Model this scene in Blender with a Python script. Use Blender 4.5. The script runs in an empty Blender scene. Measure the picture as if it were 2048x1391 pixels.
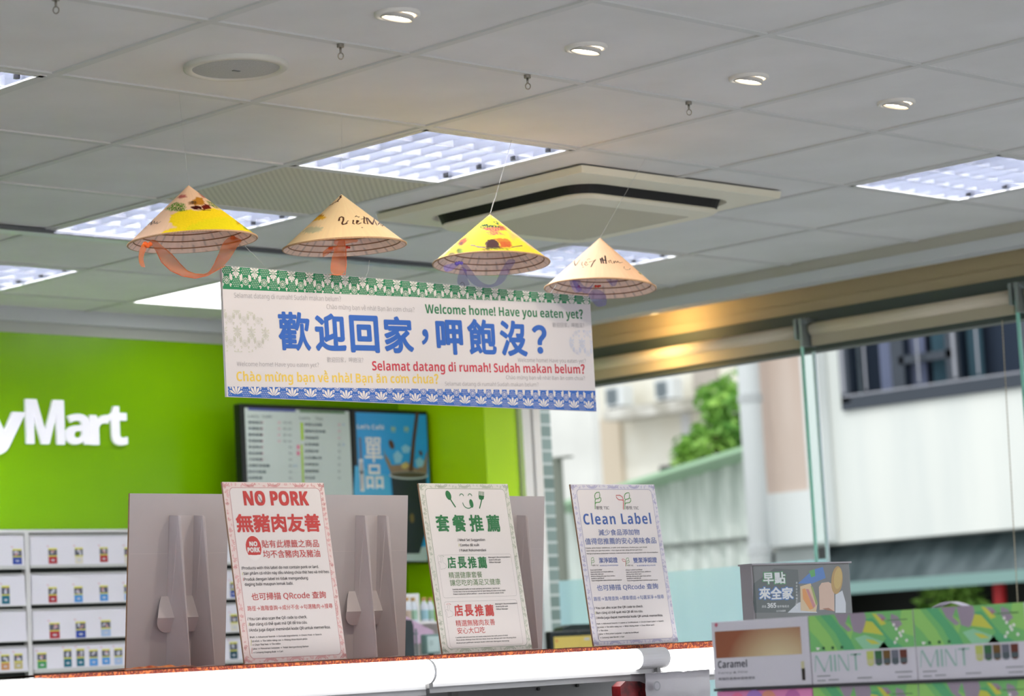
import bpy, bmesh, math, random
from mathutils import Vector, Matrix, noise
random.seed(7)
PI = math.pi
# ------------------------------------------------------------------ camera, world, sun, exposure
FPX = 5233.0                                     # focal length in pixels of the 2048 x 1391 frame
CAM = Vector((-4.1703, -4.4995, 1.40))
H = 2.8485                                       # ceiling height
T = 0.605                                        # ceiling tile module
RX = Vector((0.71377761, -0.69827291, -0.05418912))   # camera right
RY = Vector((0.04459738, 0.12252958, -0.99146234))    # camera down
RZ = Vector((0.69895106, 0.70526693, 0.11860002))     # camera forward
sc = bpy.context.scene
COL = sc.collection
cd = bpy.data.cameras.new('camera')
cam = bpy.data.objects.new('camera', cd); COL.objects.link(cam)
cam.matrix_world = Matrix(((RX.x, -RY.x, -RZ.x, CAM.x), (RX.y, -RY.y, -RZ.y, CAM.y), (RX.z, -RY.z, -RZ.z, CAM.z), (0, 0, 0, 1)))
cd.sensor_width = 36.0; cd.lens = FPX / 2048 * 36.0
cd.clip_start = 0.05; cd.clip_end = 200
cd.dof.use_dof = True; cd.dof.focus_distance = 6.45; cd.dof.aperture_fstop = 4.2
sc.camera = cam
sc.view_settings.view_transform = 'Standard'; sc.view_settings.look = 'None'
sc.view_settings.exposure = 0.60; sc.view_settings.gamma = 1.0; sc.view_settings.use_curve_mapping = False
w = bpy.data.worlds.new('sky'); sc.world = w; w.use_nodes = True
bg = w.node_tree.nodes['Background']; bg.inputs[0].default_value = (0.95, 0.97, 1.0, 1); bg.inputs[1].default_value = 1.06
sl = bpy.data.lights.new('sun', 'SUN'); sl.energy = 0.35; sl.angle = 0.03; sl.color = (1.0, 0.96, 0.9)
sun = bpy.data.objects.new('sun', sl); COL.objects.link(sun)
sun.rotation_euler = Vector((0.62, 0.22, -0.75)).to_track_quat('-Z', 'Y').to_euler()
SPOT_W = 12.0; TUBE_E = 62.0; PANEL_E = 3.0; SHELF_E = 2.4

# ------------------------------------------------------------------ pixel -> place helpers (true planes)
def ray(px, py): return RX * ((px - 1024) / FPX) + RY * ((py - 695.5) / FPX) + RZ
def at_x(px, py, x): d = ray(px, py); return CAM + d * ((x - CAM.x) / d.x)
def at_y(px, py, y): d = ray(px, py); return CAM + d * ((y - CAM.y) / d.y)
def at_z(px, py, z): d = ray(px, py); return CAM + d * ((z - CAM.z) / d.z)
class Plane:
    def __init__(s, O, U, V):
        s.O, s.U, s.V = Vector(O), Vector(U).normalized(), Vector(V).normalized(); s.N = s.U.cross(s.V).normalized()
    def hit(s, px, py):
        d = ray(px, py); t = (s.O - CAM).dot(s.N) / d.dot(s.N); q = CAM + d * t - s.O
        return Vector((q.dot(s.U), q.dot(s.V)))
    def P(s, u, v, d=0.0): return s.O + s.U * u + s.V * v + s.N * d

# ------------------------------------------------------------------ materials
def lin(c): return tuple((x / 255 / 12.92 if x / 255 <= 0.04045 else ((x / 255 + 0.055) / 1.055) ** 2.4) for x in c[:3]) + (1.0,)
MC = {}
def M(name, rgb=(200, 200, 200), rough=0.6, metal=0.0, emit=0.0, spec=0.4, coat=0.0):
    if name in MC: return MC[name]
    m = bpy.data.materials.new(name); m.use_nodes = True; b = m.node_tree.nodes['Principled BSDF']
    c = lin(rgb)
    b.inputs['Base Color'].default_value = c; b.inputs['Roughness'].default_value = rough; b.inputs['Metallic'].default_value = metal
    b.inputs['Specular IOR Level'].default_value = spec
    if coat: b.inputs['Coat Weight'].default_value = coat; b.inputs['Coat Roughness'].default_value = 0.08
    if emit: b.inputs['Emission Color'].default_value = c; b.inputs['Emission Strength'].default_value = emit
    MC[name] = m; return m
def NT(m): return m.node_tree.nodes, m.node_tree.links
def noisy(m, c1, c2, scale=8, stretch=(1, 1, 1), detail=4):
    n, l = NT(m); tc = n.new('ShaderNodeTexCoord'); mp = n.new('ShaderNodeMapping'); mp.inputs['Scale'].default_value = stretch
    nz = n.new('ShaderNodeTexNoise'); nz.inputs['Scale'].default_value = scale; nz.inputs['Detail'].default_value = detail
    cr = n.new('ShaderNodeValToRGB'); cr.color_ramp.elements[0].color = lin(c1); cr.color_ramp.elements[1].color = lin(c2)
    cr.color_ramp.elements[0].position = 0.35; cr.color_ramp.elements[1].position = 0.65
    l.new(tc.outputs['Object'], mp.inputs[0]); l.new(mp.outputs[0], nz.inputs[0]); l.new(nz.outputs[0], cr.inputs[0])
    l.new(cr.outputs[0], n['Principled BSDF'].inputs['Base Color']); return m
def attr_mat(name, rough=0.6, spec=0.3):
    m = M(name, (200, 180, 150), rough, spec=spec); n, l = NT(m); a = n.new('ShaderNodeAttribute'); a.attribute_name = 'paint'
    l.new(a.outputs['Color'], n['Principled BSDF'].inputs['Base Color']); return m
def sheer(name, rgb, alpha):
    if name in MC: return MC[name]
    m = M(name, rgb, 0.6); n, l = NT(m); b = n['Principled BSDF']
    tr = n.new('ShaderNodeBsdfTransparent'); tl = n.new('ShaderNodeBsdfTranslucent'); tl.inputs[0].default_value = lin(rgb)
    m1 = n.new('ShaderNodeMixShader'); m1.inputs[0].default_value = 0.45; m2 = n.new('ShaderNodeMixShader'); m2.inputs[0].default_value = alpha
    l.new(b.outputs[0], m1.inputs[1]); l.new(tl.outputs[0], m1.inputs[2]); l.new(tr.outputs[0], m2.inputs[1]); l.new(m1.outputs[0], m2.inputs[2])
    l.new(m2.outputs[0], n['Material Output'].inputs[0]); return m
def glassy(name, tint, base=0.06, ior=1.45):
    if name in MC: return MC[name]
    m = bpy.data.materials.new(name); m.use_nodes = True; n, l = NT(m); n.remove(n['Principled BSDF'])
    tr = n.new('ShaderNodeBsdfTransparent'); tr.inputs[0].default_value = lin(tint)
    g = n.new('ShaderNodeBsdfGlossy'); g.inputs['Roughness'].default_value = 0.0
    fr = n.new('ShaderNodeFresnel'); fr.inputs[0].default_value = ior
    mx = n.new('ShaderNodeMixShader'); ge = n.new('ShaderNodeNewGeometry'); ml = n.new('ShaderNodeMath'); ml.operation = 'MULTIPLY'; iv = n.new('ShaderNodeMath'); iv.operation = 'SUBTRACT'; iv.inputs[0].default_value = 1.0
    l.new(ge.outputs['Backfacing'], iv.inputs[1]); l.new(fr.outputs[0], ml.inputs[0]); l.new(iv.outputs[0], ml.inputs[1]); l.new(ml.outputs[0], mx.inputs[0]); l.new(tr.outputs[0], mx.inputs[1]); l.new(g.outputs[0], mx.inputs[2])
    l.new(mx.outputs[0], n['Material Output'].inputs[0]); MC[name] = m; return m

WHITE = M('white_paint', (232, 230, 226), 0.55)
GREY = M('grey_paint', (150, 150, 150), 0.5)
DARK = M('dark_plastic', (26, 27, 30), 0.4)
STEEL = M('steel', (190, 190, 192), 0.3, 0.9)

# ------------------------------------------------------------------ mesh builder
ORG = {}
class MB:
    def __init__(s): s.v, s.f, s.m = [], [], []
    def poly(s, pts, mi=0):
        b = len(s.v); s.v += [Vector(p) for p in pts]; s.f.append(tuple(range(b, b + len(pts)))); s.m.append(mi)
    def box(s, x0, x1, y0, y1, z0, z1, mi=0):
        s.hexa([Vector((x, y, z)) for z in (z0, z1) for x, y in ((x0, y0), (x1, y0), (x1, y1), (x0, y1))], mi)
    def hexa(s, p, mi=0):
        b = len(s.v); s.v += [Vector(q) for q in p]
        for q in ((3, 2, 1, 0), (4, 5, 6, 7), (0, 1, 5, 4), (1, 2, 6, 5), (2, 3, 7, 6), (3, 0, 4, 7)): s.f.append(tuple(b + i for i in q)); s.m.append(mi)
    def prism(s, pts, off, mi=0, cap=True):
        n = len(pts); b = len(s.v); off = Vector(off); s.v += [Vector(p) for p in pts] + [Vector(p) + off for p in pts]
        if cap: s.f += [tuple(b + i for i in range(n)), tuple(b + n + i for i in reversed(range(n)))]; s.m += [mi, mi]
        for i in range(n): j = (i + 1) % n; s.f.append((b + i, b + n + i, b + n + j, b + j)); s.m.append(mi)
    def slab(s, P, u0, u1, v0, v1, d0, d1, mi=0):
        s.hexa([P.P(u, v, d) for d in (d0, d1) for u, v in ((u0, v0), (u1, v0), (u1, v1), (u0, v1))], mi)
    def rect(s, P, u0, u1, v0, v1, d, mi=0): s.poly([P.P(u0, v0, d), P.P(u1, v0, d), P.P(u1, v1, d), P.P(u0, v1, d)], mi)
    def pxpoly(s, P, pts, d, mi=0): s.poly([P.P(*P.hit(*q), d) for q in pts], mi)
    def ell(s, P, c, ru, rv, d, mi=0, n=20, rot=0.0, a0=0, a1=2 * PI):
        pts = []
        for i in range(n + (a1 - a0 < 6.2)):
            a = a0 + (a1 - a0) * i / n; x, y = ru * math.cos(a), rv * math.sin(a)
            pts.append(P.P(c[0] + x * math.cos(rot) - y * math.sin(rot), c[1] + x * math.sin(rot) + y * math.cos(rot), d))
        s.poly(pts, mi)
    def line2(s, P, pts, wd, d, mi=0):                       # flat stroke on a plane, pts in uv
        pts = [Vector(p) for p in pts]; L, R = [], []
        for i, p in enumerate(pts):
            t = (pts[min(i + 1, len(pts) - 1)] - pts[max(i - 1, 0)]).normalized(); nn = Vector((-t.y, t.x)) * wd / 2; L.append(p + nn); R.append(p - nn)
        for i in range(len(pts) - 1): s.poly([P.P(*R[i], d), P.P(*R[i + 1], d), P.P(*L[i + 1], d), P.P(*L[i], d)], mi)
    def strip(s, A, B, mi=0):
        for i in range(len(A) - 1): s.poly([A[i], A[i + 1], B[i + 1], B[i]], mi)
    def tube(s, path, r, n=8, mi=0, closed=False):
        path = [Vector(p) for p in path]; k = len(path); rings = []
        for i, p in enumerate(path):
            t = (path[(i + 1) % k] - path[i - 1]) if closed else (path[min(i + 1, k - 1)] - path[max(i - 1, 0)])
            t.normalize(); a = t.orthogonal().normalized() if not rings else (rings[-1][1] - t * rings[-1][1].dot(t)).normalized(); rings.append((p, a, t.cross(a)))
        b = len(s.v); rr = r if callable(r) else (lambda i: r)
        for i, (p, a, c) in enumerate(rings): s.v += [p + (a * math.cos(2 * PI * j / n) + c * math.sin(2 * PI * j / n)) * rr(i) for j in range(n)]
        for i in range(k if closed else k - 1):
            i2 = (i + 1) % k
            for j in range(n): j2 = (j + 1) % n; s.f.append((b + i * n + j, b + i * n + j2, b + i2 * n + j2, b + i2 * n + j)); s.m.append(mi(i) if callable(mi) else mi)
        if not closed:
            q = mi(0) if callable(mi) else mi
            s.f += [tuple(b + j for j in reversed(range(n))), tuple(b + (k - 1) * n + j for j in range(n))]; s.m += [q, q]
    def lathe(s, prof, c, n=32, mi=0, axis=None, cap0=False, cap1=False):
        c = Vector(c); ax = Vector(axis or (0, 0, 1)).normalized(); a = ax.orthogonal().normalized(); e = ax.cross(a); b = len(s.v)
        for r, z in prof: s.v += [c + ax * z + (a * math.cos(2 * PI * j / n) + e * math.sin(2 * PI * j / n)) * r for j in range(n)]
        for i in range(len(prof) - 1):
            for j in range(n): j2 = (j + 1) % n; s.f.append((b + i * n + j, b + i * n + j2, b + (i + 1) * n + j2, b + (i + 1) * n + j)); s.m.append(mi)
        if cap0: s.f.append(tuple(b + j for j in reversed(range(n)))); s.m.append(mi)
        if cap1: s.f.append(tuple(b + (len(prof) - 1) * n + j for j in range(n))); s.m.append(mi)
    def build(s, name, mats, parent=None, loc=None, smooth=False, cols=None):
        mats = mats if isinstance(mats, (list, tuple)) else [mats]
        if parent is not None: o_ = ORG[parent.name]
        else:
            o_ = Vector(loc) if loc is not None else Vector((sum(v.x for v in s.v) / len(s.v), sum(v.y for v in s.v) / len(s.v), min(v.z for v in s.v)))
        me = bpy.data.meshes.new(name); me.from_pydata([tuple(v - o_) for v in s.v], [], s.f)
        for mm in mats: me.materials.append(mm)
        me.polygons.foreach_set('material_index', s.m)
        if smooth: me.polygons.foreach_set('use_smooth', [True] * len(s.f))
        if cols is not None:
            at = me.color_attributes.new('paint', 'FLOAT_COLOR', 'POINT'); at.data.foreach_set('color', [x for c in cols for x in c])
        me.update(); ob = bpy.data.objects.new(name, me); COL.objects.link(ob); ORG[ob.name] = o_
        if parent is not None: ob.parent = parent
        else: ob.location = o_
        return ob
def tag(o, label, cat, group=None):
    o['label'] = label; o['category'] = cat
    if group: o['group'] = group
    return o
def thing(name, label, cat, loc, group=None):
    o = bpy.data.objects.new(name, None); COL.objects.link(o); o.location = Vector(loc); o.empty_display_size = 0.05; ORG[o.name] = Vector(loc)
    return tag(o, label, cat, group)
def weld(o):
    b = bmesh.new(); b.from_mesh(o.data); bmesh.ops.remove_doubles(b, verts=b.verts, dist=1e-5); b.to_mesh(o.data); b.free(); return o
def struct(o): o['kind'] = 'structure'; return o
def bevel(o, wd=0.003, seg=2):
    m = o.modifiers.new('bevel', 'BEVEL'); m.width = wd; m.segments = seg; m.limit_method = 'ANGLE'; return o

# ------------------------------------------------------------------ lettering
import unicodedata
TS = bpy.data.scenes.new('lettering'); TC = {}
def raw(s, res):
    k = ('raw', s, res)
    if k not in TC:
        d = bpy.data.curves.new('t', 'FONT'); d.body = s; d.fill_mode = 'FRONT'; d.resolution_u = res
        o = bpy.data.objects.new('t', d); TS.collection.objects.link(o); TS.view_layers[0].update()
        e = o.evaluated_get(TS.view_layers[0].depsgraph); me = e.to_mesh()
        V = [(v.co.x, v.co.y) for v in me.vertices]; F = [tuple(p.vertices) for p in me.polygons]; e.to_mesh_clear()
        TS.collection.objects.unlink(o); bpy.data.objects.remove(o); bpy.data.curves.remove(d)
        TC[k] = (V, F)
    return TC[k]
def xmax(s): return max(v[0] for v in raw(s, 2)[0])
def sans(c, b):
    o = ord(c)
    if 'A' <= c <= 'Z': return chr((0x1D5D4 if b else 0x1D5A0) + o - 65)
    if 'a' <= c <= 'z': return chr((0x1D5EE if b else 0x1D5BA) + o - 97)
    if '0' <= c <= '9': return chr((0x1D7EC if b else 0x1D7E2) + o - 48)
    return c
def advance(g):
    k = ('adv', g)
    if k not in TC: TC[k] = xmax(g + '\U0001D5DC') - xmax('\U0001D5DC')
    return TC[k]
def marks(ms, cx, x1, y0, y1, wd):
    """strokes for Vietnamese tone and vowel marks on a base letter, as quads"""
    out = []; y = y1 + .05; w_ = wd
    def seg(a, b):
        dx, dy = b[0] - a[0], b[1] - a[1]; L = math.hypot(dx, dy); n = (-dy / L * w_ / 2, dx / L * w_ / 2)
        out.append([(a[0] - n[0], a[1] - n[1]), (b[0] - n[0], b[1] - n[1]), (b[0] + n[0], b[1] + n[1]), (a[0] + n[0], a[1] + n[1])])
    for m in ms:
        if m == '\u0302': seg((cx - .14, y), (cx, y + .12)); seg((cx, y + .12), (cx + .14, y)); y += .15
        elif m == '\u0306':
            p = [(cx - .14, y + .11), (cx - .09, y + .02), (cx, y), (cx + .09, y + .02), (cx + .14, y + .11)]
            for a, b in zip(p[:-1], p[1:]): seg(a, b)
            y += .15
        elif m == '\u0300': seg((cx - .12, y + .15), (cx + .05, y + .01))
        elif m == '\u0301': seg((cx - .05, y + .01), (cx + .12, y + .15))
        elif m == '\u0303':
            p = [(cx - .15, y + .03), (cx - .07, y + .10), (cx + .06, y + .04), (cx + .15, y + .11)]
            for a, b in zip(p[:-1], p[1:]): seg(a, b)
        elif m == '\u0309':
            p = [(cx - .06, y + .13), (cx + .03, y + .15), (cx + .06, y + .09), (cx, y + .05), (cx, y)]
            for a, b in zip(p[:-1], p[1:]): seg(a, b)
        elif m == '\u0323': r = wd * .75; out.append([(cx + r * math.cos(a * PI / 4), y0 - .13 + r * math.sin(a * PI / 4)) for a in range(8)])
        elif m == '\u031b':
            p = [(x1 - .06, y1 - .05), (x1 + .04, y1 - .01), (x1 + .06, y1 + .10)]
            for a, b in zip(p[:-1], p[1:]): seg(a, b)
    return out
def glyphs(s, bold=0.0, res=3):
    k = (s, round(bold, 4), res)
    if k in TC: return TC[k]
    V, F, x = [], [], 0.0; hv = bold >= .012
    def add(v, f, ox, b):
        sh = [(0, 0)] if b <= 0 else [(0, 0)] + ([(i * b, j * b) for i in (-1, 0, 1) for j in (-1, 0, 1) if i or j] if res < 6 else [(b * math.cos(PI * i / 9), b * math.sin(PI * i / 9)) for i in range(18)])
        for kk, (sx_, sy_) in enumerate(sh):
            n = len(V); V.extend((p[0] + ox + sx_, p[1] + sy_, kk) for p in v); F.extend(tuple(n + i for i in q) for q in f)
    for c in s:
        if c == ' ': x += .26; continue
        if c == '\u200a': x += .07; continue
        if c == '?':
            v, f = raw('？', res); m0 = min(p[0] for p in v); add(v, f, x - m0 + .05, .024 if hv else .0); x += max(p[0] for p in v) - m0 + .09; continue
        if ord(c) >= 0x2E80 or c == '→':
            v, f = raw(c, res); add(v, f, x, bold); x += 1.0 if c != '→' else .98; continue
        dec = unicodedata.normalize('NFD', c); b0 = dec[0]; bar = b0 in 'đĐ'
        if bar: b0 = 'd' if b0 == 'đ' else 'D'
        g = sans(b0, hv)
        if g == b0: v, f = raw(g, res); add(v, f, x, .022 if hv else .004); a_ = advance(g)
        else: v, f = raw(g, res); add(v, f, x, max(0, bold - .022) if hv else bold); a_ = advance(g)
        xs = [p[0] for p in v]; ys = [p[1] for p in v]
        qs = marks([m for m in ('\u031b\u0302\u0306\u0300\u0301\u0303\u0309\u0323') if m in dec[1:]], x + (min(xs) + max(xs)) / 2, x + max(xs), min(ys), max(ys), .105 if hv else .07) if len(dec) > 1 else []
        if bar: qs.append([(x + max(xs) - .22, .60), (x + max(xs) + .06, .60), (x + max(xs) + .06, .66), (x + max(xs) - .22, .66)])
        for kk, q in enumerate(qs): n = len(V); V.extend((p[0], p[1], 10 + kk) for p in q); F.append(tuple(range(n, n + len(q))))
        x += a_
    xs = [v[0] for v in V]; ys = [v[1] for v in V]; TC[k] = (V, F, min(xs), max(xs), min(ys), max(ys))
    return TC[k]
def put(mb, P, s, L, R, h, mi=0, bold=0.0, ink=False, straight=False, d=0.0005, res=3, depth=0.0):
    """lettering on plane P: ink runs from pixel L to pixel R; h = cap height (or ink height) in pixels at L"""
    V, F, x0, x1, y0, y1 = glyphs(s, bold, res)
    a, b = P.hit(*L), P.hit(*R); e = Vector((1, 0)) if straight else (b - a).normalized(); n = Vector((-e.y, e.x))
    wd = (b - a).dot(e); hh = (P.hit(L[0], L[1] - h) - a).dot(n)
    sx = wd / (x1 - x0)
    if ink: sy, oy = hh / (y1 - y0), y0
    else: sy, oy = hh / 0.714, 0.0
    bs = len(mb.v)
    def pos(v, dd): q = a + e * ((v[0] - x0) * sx) + n * ((v[1] - oy) * sy); return P.P(q.x, q.y, dd)
    mb.v += [pos(v, d + v[2] * .00003) for v in V]
    for f in F: mb.f.append(tuple(bs + i for i in f)); mb.m.append(mi)
    if depth:
        cnt = {}
        for f in F:
            for i in range(len(f)): k = (f[i], f[(i + 1) % len(f)]); cnt[k] = 1
        b2 = len(mb.v); mb.v += [pos(v, d - depth) for v in V]
        for (i, j) in cnt:
            if (j, i) not in cnt: mb.f.append((bs + i, b2 + i, b2 + j, bs + j)); mb.m.append(mi)

# ================================================================== SETTING
m_tile = noisy(M('ceiling_tile', (222, 221, 218), 0.75), (218, 217, 213), (226, 225, 222), 3)
m_bar = M('ceiling_bar', (206, 206, 202), 0.5)
m_floor = M('floor_tile', (176, 178, 182), 0.25)
m_green = noisy(M('green_wall_gloss', (120, 176, 0), 0.25, spec=0.18), (119, 172, 0), (126, 178, 0), 2)
XL, XR, YF, YB = -6.05, 3.61, -6.05, 3.93
TROF = [(-2, 1), (1, 1), (1, 3), (1, 5), (4, 0), (4, 3), (-3, -4), (0, -4), (3, -4), (-6, -5), (-6, 0)]
PANEL = [(3, 5)]
PERF = [(1, 2)]
mb = MB(); g = MB()
for i in range(-10, 6):
    for k in range(-10, 7):
        if (i, k) in TROF or (i, k) in PANEL or (i, k) in PERF: continue
        x0, x1 = i * T + 0.011, min((i + 1) * T - 0.011, XR); y0, y1 = k * T + 0.011, min((k + 1) * T - 0.011, YB)
        mb.box(x0, x1, y0, y1, H + 0.005, H + 0.02)
struct(mb.build('ceiling', m_tile, loc=(0, 0, H)))
for i in range(-10, 6): g.box(i * T - 0.012, i * T + 0.012, YF, YB, H, H + 0.03)
for k in range(-10, 7):
    for i in range(-10, 6): g.box(i * T + 0.012, min((i + 1) * T - 0.012, XR), k * T - 0.012, k * T + 0.012, H + 0.0005, H + 0.03)
struct(g.build('trim_1', m_bar, loc=(0, 0, H)))
mb = MB(); mb.box(XL - 0.3, 4.3, YF - 0.8, YB + 0.3, H + 0.22, H + 0.4); struct(mb.build('roof', GREY))  # unseen slab added above the ceiling to keep sky light from leaking in
mb = MB(); mb.box(XL - 0.3, 4.2, YF - 1, YB + 0.3, -0.1, 0); struct(mb.build('floor', m_floor))
mb = MB(); mb.box(XL - 0.2, XL, YF, YB + 0.2, 0, .9); mb.box(XL - 0.2, XL, YF, YB + 0.2, 2.6, H + 0.22); mb.box(XL - .2, XL, 0, YB + .2, .9, 2.6); struct(mb.build('wall_left', WHITE))  # unseen wall, its opening added to let in light from the left
mb = MB(); mb.box(XL, 3.47, YB, YB + 0.2, 0, 2.757); struct(mb.build('wall_back', m_green))
mb = MB(); mb.box(XL, 3.61, YB - 0.004, YB + 0.2, 2.757, 2.80, 1); mb.box(XL, 3.61, YB - 0.03, YB + 0.2, 2.80, H + 0.22, 0)
struct(mb.build('trim_2', [M('fascia_grey', (196, 198, 200), 0.5), M('fascia_lower', (176, 178, 170), 0.5)]))
# green pillar at the window corner with the end post of the glazing
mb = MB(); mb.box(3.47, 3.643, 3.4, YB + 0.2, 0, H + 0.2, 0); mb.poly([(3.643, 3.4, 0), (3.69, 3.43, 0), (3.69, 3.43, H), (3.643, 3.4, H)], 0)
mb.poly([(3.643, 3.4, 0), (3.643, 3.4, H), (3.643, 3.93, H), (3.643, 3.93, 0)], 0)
struct(mb.build('wall_pillar', [M('lime_window_lit', (196, 244, 8), 0.3, spec=0.25)]))  # window light on the pillar is put into this brighter lime base
mb = MB(); mb.box(3.650, 3.700, 3.43, 3.5, 0, H + 0.2, 1); mb.box(3.697, 3.745, 3.40, 3.5, 0, H, 0); mb.box(3.745, 3.763, 3.42, 3.5, 0, H, 1); mb.box(3.763, 3.806, 3.40, 3.46, 0, H, 0); mb.box(3.65, 3.76, 3.5, 4.1, 0, H + .2, 1)
struct(mb.build('window_1', [M('post_white', (250, 250, 250), .35), M('post_grey', (120, 125, 122), 0.5)]))
# bulkhead along the glazing, recess and head beam
XG = 3.85
mb = MB(); mb.box(3.61, 3.68, -2.6, 3.4, 2.813, H + 0.2, 0); mb.box(3.605, 3.70, -2.6, 3.4, 2.771, 2.813, 1)
mb.box(3.70, 3.86, -2.6, 3.4, H, H + 0.02, 2); mb.box(XG + 0.03, XG + 0.06, -2.6, 3.5, 2.74, H + 0.2, 2); mb.box(XG + 0.022, XG + 0.07, -2.6, 3.5, 2.70, 2.742, 2)
mb.box(XG + 0.012, XG + 0.07, -2.6, 3.5, 2.645, 2.70, 3); mb.box(XG + 0.0, XG + 0.07, -2.6, 3.5, 2.54, 2.645, 3)
struct(mb.build('wall_bulkhead', [M('bulkhead_beige', (188, 184, 170), 0.6), M('bulkhead_lip', (206, 208, 208), 0.5), M('recess_tan', (196, 180, 146), 0.55), M('head_dark', (86, 96, 92), 0.5)]))
# glazing: panes (structure) and glass fins
m_glass = glassy('clear_glass', (250, 252, 250))
m_edge = M('glass_edge', (150, 214, 196), 0.15, spec=0.5)
m_edge2 = M('glass_edge_pale', (206, 226, 232), 0.15)
bays = [(1.93, 3.46), (0.92, 1.91), (-0.1, 0.90), (-1.1, -0.12), (-2.6, -1.12)]
for k, (y0, y1) in enumerate(bays):
    mb = MB(); mb.poly([(XG + 0.01, y0, 0.02), (XG + 0.01, y1, 0.02), (XG + 0.01, y1, 2.56), (XG + 0.01, y0, 2.56)]); o = struct(mb.build('window_%d' % (k + 2), m_glass))
mb = MB(); mb.box(XG + 0.013, XG + 0.016, 1.93, 3.40, 0.4, 1.73)
tag(mb.build('frosted_film', sheer('frost_blue', (216, 248, 255), 0.62)), 'pale blue frosted film across the lower window pane behind the counter', 'film')
for k, y in enumerate((1.92, 0.91)):
    t = thing('glass_fin', ('glass support fin with steel clamp in front of the pale brown facade panel', 'glass support fin with steel clamp beside the beaded blind chain')[k], 'glass fin', (XG - 0.03, y, 0))
    mb = MB(); mb.poly([(XG - 0.062, y - .004, 0), (XG + .004, y - .004, 0), (XG + .004, y - .004, 2.6), (XG - 0.062, y - .004, 2.6)]); mb.build('fin_pane', glassy('fin_glass', (238, 248, 245)), t)
    mb = MB(); mb.box(XG - 0.067, XG - 0.062, y - 0.007, y + 0.007, 0, 2.60); mb.build('fin_edge', m_edge, t)
    mb = MB(); mb.box(XG + 0.002, XG + 0.009, y - 0.007, y + 0.007, 0, 2.56); mb.build('fin_edge', m_edge2, t)
    mb = MB(); mb.box(XG - 0.085, XG + 0.01, y - 0.02, y - 0.007, 2.555, 2.665); mb.box(XG - 0.085, XG + 0.01, y + 0.007, y + 0.02, 2.585, 2.665); mb.tube([(XG - 0.06, y - 0.035, 2.655), (XG - 0.06, y + 0.03, 2.655)], 0.014, 10); mb.build('clamp', M('clamp_steel', (150, 158, 156), 0.35, 0.6), t, smooth=False)
# roller blinds, one per bay
m_blind = noisy(M('blind_fabric', (216, 204, 180), 0.7), (210, 198, 172), (222, 210, 188), 30, (1, 0.2, 4)); m_rail = M('blind_rail', (178, 168, 144), 0.5)
for k, (y0, y1) in enumerate(bays[:3]):
    t = thing('roller_blind', ('rolled-up beige blind on the window behind the banner end', 'rolled-up beige blind between the two glass fins', 'rolled-up beige blind past the glass fin beside the chain')[k], 'blind', (XG - 0.03, (y0 + y1) / 2, 2.56))
    mb = MB(); mb.tube([(XG - 0.035, y0 + 0.02, 2.622), (XG - 0.035, y1 - 0.02, 2.622)], 0.0255, 14); mb.build('roll', m_blind, t, smooth=True)
    mb = MB(); mb.box(XG - 0.042, XG - 0.028, y0 + 0.02, y1 - 0.02, 2.557, 2.60); mb.build('bottom_rail', m_rail, t)
    if k == 1:
        a, b = at_x(2004, 640, XG - 0.06), at_x(2036, 1215, XG - 0.06); n_ = 150
        mb = MB(); mb.tube([a.lerp(b, i / n_) for i in range(n_ + 1)], lambda i: 0.0022 if i % 2 else 0.0012, 5); mb.build('pull_chain', M('chain', (176, 164, 140), 0.4), t)
ll = bpy.data.lights.new('recess_lamp', 'AREA'); ll.energy = 4.5; ll.color = (1.0, 0.62, 0.22); ll.shape = 'RECTANGLE'; ll.size = 0.04; ll.size_y = 1.6
lo = bpy.data.objects.new('recess_lamp', ll); COL.objects.link(lo); lo.location = (3.708, 2.60, 2.825); lo.rotation_euler = Vector((0.8, 0, -0.25)).to_track_quat('-Z', 'Y').to_euler()

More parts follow.
